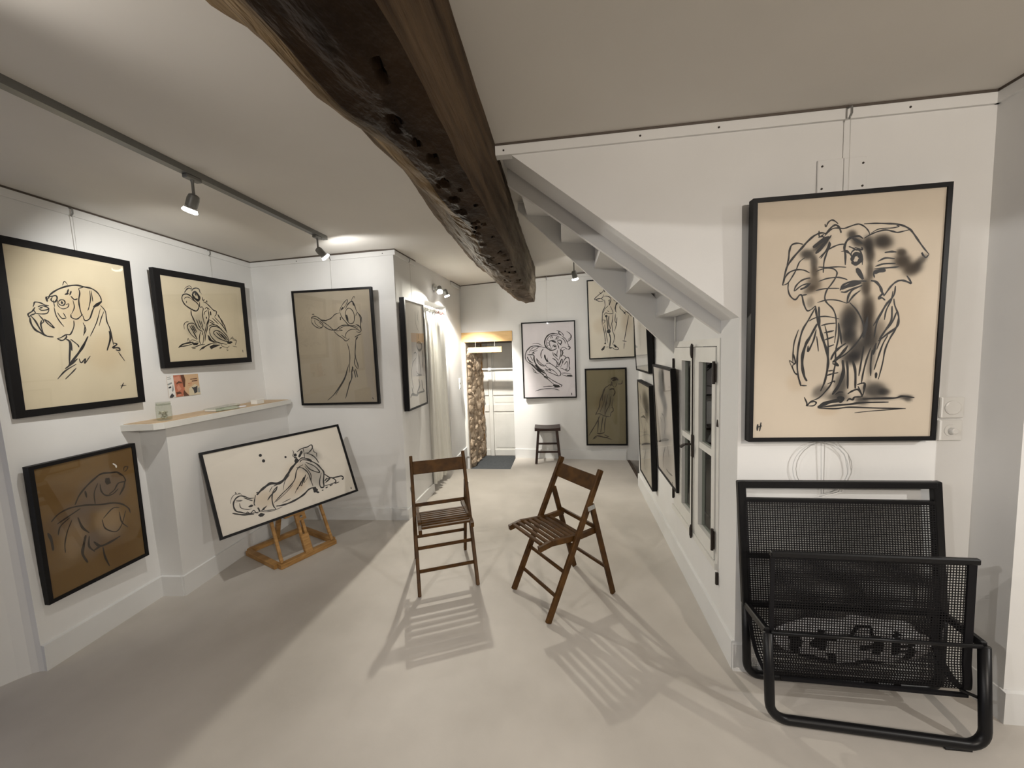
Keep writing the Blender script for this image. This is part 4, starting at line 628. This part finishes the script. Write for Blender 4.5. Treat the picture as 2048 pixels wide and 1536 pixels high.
# ------------------------------------------------------------------ folding chairs (local y runs to the back)
def folding_chair(label, loc, rz):
    t = thing('folding_chair', label, 'chair', loc, R(rz), 'slatted wooden folding chairs')
    xo = .178; pd = V((0, .385, .755)).normalized()
    for s in (-1, 1):
        MB().bar((s*xo, 0, 0.004), (s*xo, .392, .768), .021, .036, (0, 1, 0), .004).build('post', 'chair_wood', t)
        MB().bar((s*xo, .475, .003), (s*xo, .318, .585), .020, .032, (0, 1, 0), .004).build('rear_leg', 'chair_wood', t)
        b = MB(); b.box((s*(xo+.0125), .306, .570), (.003, .05, .026), Matrix.Rotation(R(8), 3, 'X'), .001); b.lathe([(.006, 0), (.006, .004)], (s*(xo+.013), .293, .570), (s, 0, 0), 8); b.lathe([(.006, 0), (.006, .004)], (s*(xo+.013), .321, .571), (s, 0, 0), 8); b.build('hinge_bracket', 'steel', t)
        r = MB(); pts = [(-.03, .412), (.05, .424), (.14, .416), (.25, .408), (.372, .415)]
        for (a, c), (b_, d) in zip(pts, pts[1:]): r.bar((s*.155, a, c), (s*.155, b_, d), .02, .030, (0, 0, 1))
        r.build('seat_rail', 'chair_wood', t)
    for k in range(8):
        y = -.008+k*.0385; z = .424+.008*math.cos((y-.05)*9)-.012*clamp(y/.3)
        MB().box((0, y, z), (.292, .0245, .013), None, .004).build('slat', 'chair_wood', t)
    MB().bar((-.17, .352, .695), (.17, .352, .695), .016, .088, pd, .003).build('back_rail', 'chair_wood', t)
    for y, z, n, w in ((.064, .125, 'rung', .014), (.124, .243, 'rung', .014), (.428, .178, 'rung', .014), (.362, .432, 'rear_rail', .018)):
        MB().bar((-.17, y, z), (.17, y, z), .012, w+.006, (0, .2, 1), .003).build(n, 'chair_wood', t)
folding_chair('dark wooden folding chair on the left, facing the viewer', (-.7325, 2.173, 0), 24.3)
folding_chair('dark wooden folding chair on the right, turned sideways to face left', (-.2295, 2.0845, 0), -51.8)
# ---- stool
t = thing('wooden_stool', 'small dark wooden stool standing below the ram drawing', 'stool', (-.245, 5.0, 0), R(3))
sb = MB(); n = 9
top = lambda x, y: .462+.012*(abs(x)/.165)**2
vs = [(x, y, top(x, y)) for y in (-.125, .125) for x in [-.165+.33*i/(n-1) for i in range(n)]]+[(x, y, .432) for y in (-.125, .125) for x in [-.165+.33*i/(n-1) for i in range(n)]]
fs = [(i, i+1, n+i+1, n+i) for i in range(n-1)]+[(2*n+i, 2*n+i+1, 3*n+i+1, 3*n+i) for i in range(n-1)]
fs += [(i, i+1, 2*n+i+1, 2*n+i) for i in range(n-1)]+[(n+i, n+i+1, 3*n+i+1, 3*n+i) for i in range(n-1)]+[(0, n, 3*n, 2*n), (n-1, 2*n-1, 4*n-1, 3*n-1)]
sb.add(vs, fs).build('seat', 'stool_wood', t)
for sx in (-1, 1):
    for sy in (-1, 1): MB().bar((sx*.155, sy*.115, .003), (sx*.118, sy*.088, .434), .032, .032, (0, 1, 0), .003).build('leg', 'stool_wood', t)
for sy, z in ((-1, .155), (1, .215)):
    k = .155-(.037*z/.434); j = .115-.027*z/.434
    MB().bar((-k, sy*j, z), (k, sy*j, z), .018, .022).build('rung', 'stool_wood', t)
for sx in (-1, 1):
    z = .19; k = .155-(.037*z/.434); j = .115-.027*z/.434
    MB().bar((sx*k, -j, z), (sx*k, j, z), .018, .022).build('rung', 'stool_wood', t)

# ------------------------------------------------------------------ easel: local x along its front bar, y to the back
fr = V((.163, .370, 0)).normalized(); bk = V((-.453, .248, 0)); fb = V((-fr.y, fr.x, 0))
eo = V((-1.895, 2.502, 0)); M_ = Matrix((fr, fb, V((0, 0, 1)))).transposed().to_4x4(); M_.translation = eo
t = thing('studio_easel', 'small pine studio easel on the floor carrying the lioness drawing', 'easel', mat=M_)
HW, DP = .212, .49; sl_ = math.tan(R(22))
MB().span((-HW, -.005, .0), (HW, .042, .034), .003).build('base_front', 'pine', t)
MB().span((-HW, DP-.04, .0), (HW, DP, .034), .003).build('base_back', 'pine', t)
for s in (-1, 1): MB().span((s*HW-.022, .043, .0), (s*HW+.022, DP-.041, .034), .003).build('base_side', 'pine', t)
P_ = lambda x, z, d=0: V((x, .022+d+(z-.03)*sl_, z))
for s in (-1, 1): MB().bar(P_(s*.017, .03), P_(s*.017, .86), .020, .022, (0, 1, 0), .002).build('mast', 'pine', t)
MB().bar(P_(0, .03, -.016), P_(0, .16, -.016), .055, .008, (0, 1, 0), .002).build('mast_foot', 'pine', t)
for s in (-1, 1): MB().bar(P_(s*.19, .034, .0), P_(s*.17, .80, .02), .020, .018, (0, 1, 0), .002).build('strut', 'pine', t)
MB().bar((0, DP-.03, .03), P_(0, .62, .03), .030, .030, (1, 0, 0), .002).build('back_strut', 'pine', t)
MB().bar(P_(-.13, .47, .035), P_(.13, .47, .035), .022, .03, (0, 0, 1), .002).build('cross_bar', 'pine', t)
MB().bar(P_(0, .255, -.024), P_(0, .325, -.024), .075, .022, (0, 1, 0), .003).build('holder_block', 'pine', t)
MB().bar(P_(-.115, .318, -.03), P_(.115, .327, -.03), .045, .018, (0, 0, 1), .002).build('picture_ledge', 'pine', t)
MB().lathe([(.008, 0), (.010, .008), (.004, .014)], P_(0, .285, -.036), (0, -1, .3), 10).build('bolt', 'steel', t)

# ------------------------------------------------------------------ mantel shelf and what lies on it
t = thing('mantel_shelf', 'white mantel shelf with a pale wooden top over the closed fireplace', 'shelf', (-2.5, 2.5, 1.07)); o3 = V((-2.5, 2.5, 1.07))
pl = [(-2.62, 1.885), (-2.40, 1.925), (-2.372, 1.965), (-2.398, 3.075), (-2.76, 3.08)]
MB().prism([V((x, y, 1.066))-o3 for x, y in pl], (0, 0, .036)).build('slab', 'woodwork_white', t)
pl2 = [(-2.62, 1.905), (-2.42, 1.938), (-2.392, 1.975), (-2.415, 3.065), (-2.76, 3.07)]
MB().prism([V((x, y, 1.102))-o3 for x, y in pl2], (0, 0, .003)).build('top_board', 'shelf_wood', t)
SH = 1.1055
t = thing('glass_jar', 'small clear glass jar with pale shells near the left end of the mantel', 'jar', (-2.462, 2.045, SH))
prof_ = [(.030, 0), (.037, .004), (.038, .03), (.038, .085), (.034, .096), (.035, .112)]
j = MB(); j.lathe(prof_, (0, 0, 0), (0, 0, 1), 24); smooth_angle(j.build('jar_body', 'jar_glass', t))
j = MB(); j.lathe([(.0355, .0), (.0365, .002), (.0365, .006), (.0355, .008)], (0, 0, .094), (0, 0, 1), 24); j.build('rim', 'jar_glass', t)
noisy('jar_fill', (.32, .31, .24), (.62, .60, .52), 60, rough=.8)
j = MB()
for k in range(26):
    a, r, z = rs.uniform(0, 6.28), rs.uniform(0, .024), rs.uniform(.012, .055); s = rs.uniform(.006, .010)
    j.lathe([(0, -s*.6), (s*.8, -s*.3), (s, 0), (s*.8, s*.3), (0, s*.6)], (r*math.cos(a), r*math.sin(a), z), (rs.uniform(-1, 1), rs.uniform(-1, 1), 1), 7)
j.build('shells', 'jar_fill', t, kind='stuff')
t = thing('leaflet_holder', 'clear plastic leaflet holder lying on the middle of the mantel', 'holder', (-2.455, 2.44, SH), R(-4))
MB().box((0, 0, .010), (.10, .17, .016), None, .003).build('card_stack', 'card_white', t)
m = MB(); m.box((0, 0, .024), (.11, .18, .004), Matrix.Rotation(R(3), 3, 'X'), .001); m.box((.054, 0, .014), (.003, .18, .026)); m.build('cover', 'jar_glass', t)
tag(rebase(MB().bar((-2.43, 2.545, SH+.006), (-2.42, 2.61, SH+.006), .022, .010, (0, 0, 1), .002).build('eraser', 'bag_white'), (-2.425, 2.577, SH)), 'tiny white block just right of the leaflet holder on the mantel', 'block')
t = thing('card_box', 'small white card box towards the right end of the mantel', 'box', (-2.47, 2.785, SH), R(5))
MB().box((0, 0, .0155), (.05, .085, .031), None, .002).build('tray', 'card_white', t); MB().box((0, 0, .033), (.053, .088, .005), None, .001).build('lid', 'card_white', t)
noisy('pebble_grey', (.5, .48, .42), (.6, .57, .5), 30, rough=.8)
tag(rebase(MB().lathe([(0, 0), (.03, .003), (.038, .010), (.028, .019), (0, .022)], (-2.56, 2.66, SH), (0, 0, 1), 14).build('pebble', 'pebble_grey'), (-2.56, 2.66, SH)), 'flat pale pebble lying behind, left of the white card box', 'pebble')
# ---- postcard under the frog
nmat('p_tan', (.62, .42, .25), .6); nmat('p_red', (.50, .17, .10), .6); nmat('p_brown', (.12, .05, .03), .6); nmat('p_grey', (.30, .32, .32), .6); nmat('p_white', (.78, .77, .74), .6); nmat('p_dark', (.05, .05, .055), .6); nmat('p_pink', (.62, .28, .19), .6); nmat('p_sand', (.66, .58, .42), .6)
cx = xl(2.31, 1.3)+.0015
u = V((-.06, 1, 0)).normalized(); M_ = Matrix((u, V((-.0425, 0, 1)).normalized(), u.cross(V((-.0425, 0, 1))).normalized())).transposed().to_4x4(); M_.translation = V((cx+.003, 2.325, 1.225))
t = thing('postcard', 'small colour card with a man\'s face pinned below the frog drawing', 'card', mat=M_)
MB().span((-.118, 0, 0), (.118, .148, .001)).build('card', 'p_tan', t)
def flat(polys, names, nm, z):
    m = MB()
    for i, (k, q) in enumerate(polys): m.mat(k); m.add([(x*.236-.118, y*.148, z+i*4e-5) for x, y in q], [tuple(range(len(q)))])
    m.build(nm, names, t)
flat([(0, [(0, 0), (.20, 0), (.20, 1), (0, 1)]), (1, [(.0, .62), (.13, .70), (.14, .63), (.02, .56)]), (2, [(.02, .48), (.1, .52), (.1, .44), (.02, .42)]), (2, [(.02, .06), (.10, .2), (.16, .06), (.10, 0), (.02, 0)]), (1, [(.1, .3), (.16, .6), (.17, .35), (.13, .25)]), (1, [(.02, .90), (.12, .92), (.12, .95), (.02, .93)]), (1, [(.02, .82), (.13, .84), (.13, .87), (.02, .85)])], ['p_white', 'p_grey', 'p_dark'], 'portrait_strip', .0011)
flat([(0, [(.22, 0), (.42, 0), (.50, .22), (.50, .7), (.42, 1), (.20, 1), (.2, .4)]), (2, [(.22, .9), (.38, .95), (.42, .75), (.30, .68), (.21, .75)]), (1, [(.42, 1), (.53, 1), (.56, .75), (.52, .42), (.47, .42), (.45, .75)]), (1, [(.26, .62), (.34, .72), (.44, .66), (.44, .60), (.34, .62), (.27, .57)]), (2, [(.26, .45), (.33, .56), (.40, .35), (.30, .25)]), (1, [(.22, .22), (.34, .24), (.40, .14), (.24, .10)]), (2, [(.26, .12), (.38, .13), (.34, .06), (.27, .06)]), (1, [(.45, 0), (.62, 0), (.54, .15), (.47, .30), (.44, .12)])], ['p_red', 'p_brown', 'p_pink'], 'portrait', .0012)
flat([(0, [(.62, 0), (1, 0), (1, .38), (.85, .52), (.64, .33)]), (2, [(.72, .40), (.78, .36), (.86, .38), (.93, .44), (.92, .33), (.90, .12), (.80, .06), (.78, .25)]), (1, [(.92, .1), (.99, .1), (.99, .36), (.93, .3)]), (3, [(.72, .74), (.95, .76), (.95, .80), (.72, .78)]), (3, [(.76, .64), (.95, .66), (.95, .71), (.76, .69)]), (4, [(.63, .55), (.76, .57), (.76, .60), (.63, .58)]), (4, [(.63, .47), (.74, .49), (.74, .51), (.63, .49)])], ['p_sand', 'p_grey', 'p_dark', 'p_brown', 'p_red'], 'emblem', .0012)

# ------------------------------------------------------------------ curtain, rod and rings
t = thing('curtain_rod', 'white wooden curtain rod with rings in the recess of the left wall', 'curtain rod', (-1.395, 4.1, 1.94))
MB().tube([(0, -.34, 0), (0, .31, 0)], .014, 12).build('rod', 'woodwork_white', t)
MB().lathe([(.012, 0), (.018, .006), (.022, .022), (.018, .038), (.006, .046)], (0, .31, 0), (0, 1, 0), 14).build('finial', 'woodwork_white', t)
MB().tube([(-.05, .27, 0), (0, .27, 0)], .008, 8).build('bracket', 'woodwork_white', t)
for y in (-.28, -.20, -.11, -.02, .07, .15, .21, .25):
    m = MB(); m.tube([(.022*math.sin(a), y+.004*math.sin(a), -.006+.022*math.cos(a)) for a in [k*math.pi/6 for k in range(13)]], .0035, 6, False); m.build('ring', 'red_paint' if y in (.07, .21) else 'steel', t)
m = MB(); ny_, nz_ = 90, 14; vs = []
for j in range(nz_+1):
    f = j/nz_; z = 1.885-f*1.79
    for i in range(ny_+1):
        s = i/ny_; y = 3.80+s*(.60-.03*math.sin(f*3.1)); amp = .014+.016*f
        x = -1.392+amp*math.sin(s*52+.6*math.sin(f*4))+.008*math.sin(s*23+2*f)
        if f < .06: x = -1.392+(x+1.392)*.6
        vs.append((x, y+.010*math.sin(s*40+f*2), z+(.012*math.sin(s*52) if j == 0 else 0)))
m.add(vs, [(j*(ny_+1)+i, j*(ny_+1)+i+1, (j+1)*(ny_+1)+i+1, (j+1)*(ny_+1)+i) for j in range(nz_) for i in range(ny_)])
o = m.build('curtain', 'linen', None, True); md = o.modifiers.new('thickness', 'SOLIDIFY'); md.thickness = .002
tag(o, 'long off-white linen curtain hanging from the rod in the left wall', 'curtain'); rebase(o, (-1.39, 4.1, .09))

# ------------------------------------------------------------------ lamps
def bulb(mb, c, ax, r=.030):
    return mb.lathe([(.012, 0), (.018, .012), (r, .034), (r, .040)], c, ax, 20)
def spot_head(t, piv, ax, r=.031):
    ax = V(ax).normalized(); piv = V(piv)
    m = MB(); m.lathe([(.010, -.012), (.021, -.006), (.025, .012), (.024, .048)], piv, ax, 18); smooth_angle(m.build('lamp_head', 'track_metal', t))
    c = piv+ax*.044; m = MB(); m.lathe([(.019, 0), (.025, .010), (.026, .013)], c, ax, 20); b = smooth_angle(m.build('bulb', 'steel', t))
    m = MB(); m.lathe([(.0255, .0125), (r, .024), (r, .028), (r-.003, .0301), (r-.008, .0325), (.001, .034)], c, ax, 20); g = m.build('bulb_face', 'bulb_glow', b)
def tx(y): return -1.676-.0165*(y+.2)
t = thing('ceiling_track', 'grey ceiling track running above the left wall', 'lamp track', (tx(1), 1.0, 2.33)); o3 = V((tx(1), 1, 2.33))
MB().prism([V((tx(-1.4)-.018, -1.4, 2.318))-o3, V((tx(-1.4)+.018, -1.4, 2.318))-o3, V((tx(2.70)+.018, 2.70, 2.318))-o3, V((tx(2.70)-.018, 2.70, 2.318))-o3], (0, 0, .04)).build('rail', 'track_metal', t)
def track_spot(label, y, ax, drop=.085, grp='track spotlights'):
    t = thing('track_spotlight', label, 'lamp', (tx(y), y, 2.318), group=grp)
    MB().box((0, 0, -.008), (.030, .075, .018), None, .003).build('adapter', 'track_metal', t)
    MB().tube([(0, 0, -.015), (0, 0, -.03), (0, 0, -drop)], [.009, .006, .006], 10).build('stem', 'track_metal', t)
    spot_head(t, (0, 0, -drop-.006), ax)
track_spot('track spotlight nearest the viewer, above the boxer and frog drawings', 1.657, (-.42, .0, -.9))
track_spot('track spotlight at the far end of the track, beside the ostrich drawing', 2.602, (.35, .45, -.55))
track_spot('third spotlight along the ceiling track, counted from its far end', .58, (.8, .3, -.5)); track_spot('fourth spotlight along the ceiling track, counted from its far end', -.42, (.6, .4, -.6))
t = thing('wall_spotlight', 'double chrome wall spotlight above the curtain', 'lamp', (-1.40, 4.147, 2.185))
MB().lathe([(.044, 0), (.044, .016), (.034, .026), (.012, .03)], (-.004, 0, 0), (1, 0, 0), 20).build('wall_plate', 'steel', t)
MB().tube([(.02, 0, 0), (.055, 0, -.004), (.075, -.06, -.006)], .007, 8).build('arm', 'steel', t); MB().tube([(.055, 0, -.004), (.07, .11, -.008)], .007, 8).build('arm', 'steel', t)
spot_head(t, (.080, -.075, -.012), (.25, -.55, -.75)); spot_head(t, (.078, .125, -.012), (.25, .25, -.9))
t = thing('ceiling_spotlight', 'double spotlight on the ceiling behind the stair', 'lamp', (.115, 3.70, zc(.115, 3.70))); zz = zc(.115, 3.70)
MB().lathe([(.04, -.025), (.045, -.02), (.045, .0)], (0, 0, 0), (0, 0, 1), 20).build('ceiling_plate', 'track_metal', t)
MB().tube([(-.012, 0, -.02), (-.012, 0, -.19)], .005, 8).build('stem', 'track_metal', t); MB().tube([(.0, 0, -.02), (.0, 0, -.08), (.02, -.02, -.10)], .006, 8).build('stem', 'track_metal', t)
spot_head(t, (-.012, 0, -.20), (.15, .35, -.9)); spot_head(t, (.02, -.02, -.105), (.8, .1, -.35))
# ------------------------------------------------------------------ black mesh armchair, folded upright against the wall
AO = V((1.09, 1.6, 0)); t = thing('mesh_armchair', 'black tubular garden chair with a see-through mesh sling under the elephant', 'chair', AO)
A = lambda *p: V(p)-AO
def arc(p, a, b, r, n=6):
    """fillet of corner p between directions to a and b"""
    p, a, b = V(p), V(a), V(b); da, db = (a-p).normalized(), (b-p).normalized(); h = math.acos(clamp(da.dot(db), -1, 1))/2; L = r/math.tan(h)
    c = p+(da+db).normalized()*(r/math.sin(h)); s, e = p+da*L-c, p+db*L-c; out = []
    w = s.angle(e)
    for i in range(n+1): out.append(c+(s*math.sin((1-i/n)*w)+e*math.sin(i/n*w))/math.sin(w))
    return out
r = .0175
# front loop
fl, fr_, bl, br = A(.742, 1.498, .358), A(1.447, 1.490, .360), A(.752, 1.487, r), A(1.430, 1.447, r)
MB().tube([fl]+arc(bl, fl, br, .06)+arc(br, bl, fr_, .06)+[fr_], r, 12).build('front_loop', 'black_steel', t, True)
MB().span(A(1.30, 1.437, 0), A(1.385, 1.462, .010), .002).build('floor_glide', 'black_steel', t)
# rear loop and back frame
lt, lm, lb = A(.720, 1.69, .868), A(.748, 1.69, .340), A(.757, 1.69, r)
rt_, rm, rb = A(1.436, 1.69, .874), A(1.486, 1.69, .342), A(1.492, 1.69, r)
MB().tube([lm]+arc(lb, lm, rb, .055)+arc(rb, lb, rm, .055)+[rm], r*.95, 12).build('rear_loop', 'black_steel', t, True)
for p, q in ((lt, lm), (rt_, rm)): MB().bar(p+V((0, 0, .014)), q, .032, .026, (0, 1, 0), .004).build('back_post', 'black_steel', t)
MB().bar(lt, rt_, .028, .028, (0, 0, 1), .004).build('top_bar', 'black_steel', t)
X0 = lambda z: .720+(.868-z)*.053; X1 = lambda z: 1.436+(.874-z)*.094
for z in (.803, .562, .345): MB().bar(A(X0(z), 1.685, z), A(X1(z), 1.685, z), .014, .016, (0, 0, 1)).build('cross_bar', 'black_steel', t)
for p, q in ((lm, fl), (rm, fr_)): MB().bar(p, q, .030, .022, (1, 0, 0), .004).build('side_arm', 'black_steel', t)
MB().tube([fl+V((.01, -.004, .0)), fr_+V((-.01, -.004, .0))], .0075, 8).build('seat_rod', 'black_steel', t, True)
# sling
SP = [(1.676, .80), (1.676, .34), (1.664, .25), (1.62, .185), (1.565, .160), (1.525, .162), (1.508, .20), (1.508, .34), (1.510, .665)]
def sp(s):
    pts = [V((a, b, 0)) for a, b in SP]; c = catmull(pts, 8); L = [0]
    for a, b in zip(c, c[1:]): L.append(L[-1]+(b-a).length)
    return c, L
sc, sL = sp(0)
def at_len(s):
    for i in range(len(sL)-1):
        if s <= sL[i+1]: return sc[i].lerp(sc[i+1], (s-sL[i])/(sL[i+1]-sL[i]+1e-9))
    return sc[-1]
def sx(s):
    f = clamp((s-.35)/.5); p = at_len(s); a = X0(max(p.y, .34))+.006; b = X1(max(p.y, .34))-.016
    return a+(.756-a)*f, b+(1.420-b)*f
tot = sL[-1]; m = MB(); NX, NS = 72, int(tot/.0098); hw = .0021
sv = [tot*i/(NS*2) for i in range(NS*2+1)]
for i in range(NX+1):
    vs = []
    for s in sv:
        a, b = sx(s); p = at_len(s); x = a+(b-a)*i/NX; vs += [A(x-hw, p.x, p.y), A(x+hw, p.x, p.y)]
    m.add(vs, [(2*k, 2*k+1, 2*k+3, 2*k+2) for k in range(len(sv)-1)])
for k in range(NS+1):
    s0, s1 = clamp(tot*k/NS-hw, 0, tot), clamp(tot*k/NS+hw, 0, tot); vs = []
    for s in (s0, s1):
        a, b = sx(s); p = at_len(s); vs += [A(a, p.x-.0006, p.y), A(b, p.x-.0006, p.y)]
    m.add(vs, [(0, 1, 3, 2)])
m.build('mesh_sling', 'black_mesh', t, kind='stuff')
for e, wd in ((0, .011), (1, .022)):
    m = MB(); vs = []
    for s in sv:
        if s < .46: continue
        x = sx(s)[e]; p = at_len(s); sgn = 1 if e == 0 else -1
        vs += [A(x-sgn*.004, p.x-.005, p.y), A(x+sgn*wd, p.x-.005, p.y), A(x+sgn*wd, p.x+.003, p.y), A(x-sgn*.004, p.x+.003, p.y)]
    n4 = len(vs)//4; m.add(vs, [(4*k+j, 4*k+(j+1) % 4, 4*k+4+(j+1) % 4, 4*k+4+j) for k in range(n4-1) for j in range(4)]+[(0, 1, 2, 3), (4*n4-4, 4*n4-3, 4*n4-2, 4*n4-1)])
    m.build('sling_hem', 'black_cloth', t)
MB().bar(A(.750, 1.508, .662), A(1.432, 1.508, .660), .022, .018, (0, 1, 0), .004).build('sling_top_bar', 'black_steel', t)
MB().bar(A(.80, 1.515, .160), A(1.425, 1.512, .150), .012, .012, (0, 0, 1)).build('sling_bottom_seam', 'black_cloth', t)
MB().bar(A(1.40, 1.512, .170), A(1.440, 1.485, .165), .008, .008).build('tension_hook', 'black_steel', t)
# bag lying in the sling
bg = thing('printed_bag', 'crumpled white bag with black print lying in the mesh chair', 'bag', (1.09, 1.595, .268))
bm = bmesh.new(); bmesh.ops.create_uvsphere(bm, u_segments=56, v_segments=28, radius=1)
for v in bm.verts:
    c = v.co.copy(); ax = V((abs(c.x)**.8*math.copysign(1, c.x), c.y, c.z)); k = 1+.10*noise.noise(c*3.1)+.05*noise.noise(c*9)
    v.co = V((ax.x*.272*k, c.y*.050*k, c.z*.088*k+(.012 if c.x > 0 else 0)))
blobs = [(-.215, .0, .020, .045), (-.125, .02, .026, .040), (-.085, -.01, .010, .06), (.0, .02, .022, .045), (.05, .02, .028, .040), (.135, .03, .016, .05), (.175, .0, .022, .05)]
bm.faces.ensure_lookup_table(); vs = [v.co.copy() for v in bm.verts]; fs = []; bm.verts.index_update()
me = MB()
for f in bm.faces:
    c = f.calc_center_median(); dk = c.z < -.052+.012*math.sin(c.x*30) or any(((c.x-bx)/rx)**2+((c.z-bz)/rz)**2 < 1+.7*noise.noise(c*60) for bx, bz, rx, rz in blobs)
    fs.append((tuple(v.index for v in f.verts), dk))
me.add(vs, []);
me.f = [f for f, _ in fs]; me.m = [1 if d else 0 for _, d in fs]; bm.free()
me.build('bag_body', ['bag_white', 'black_cloth'], bg, True)
h = MB(); h.tube([(-.03, -.045, .05), (-.015, -.055, .10), (.03, -.055, .105), (.05, -.045, .055)], .006, 6); h.build('handle', 'black_cloth', bg)
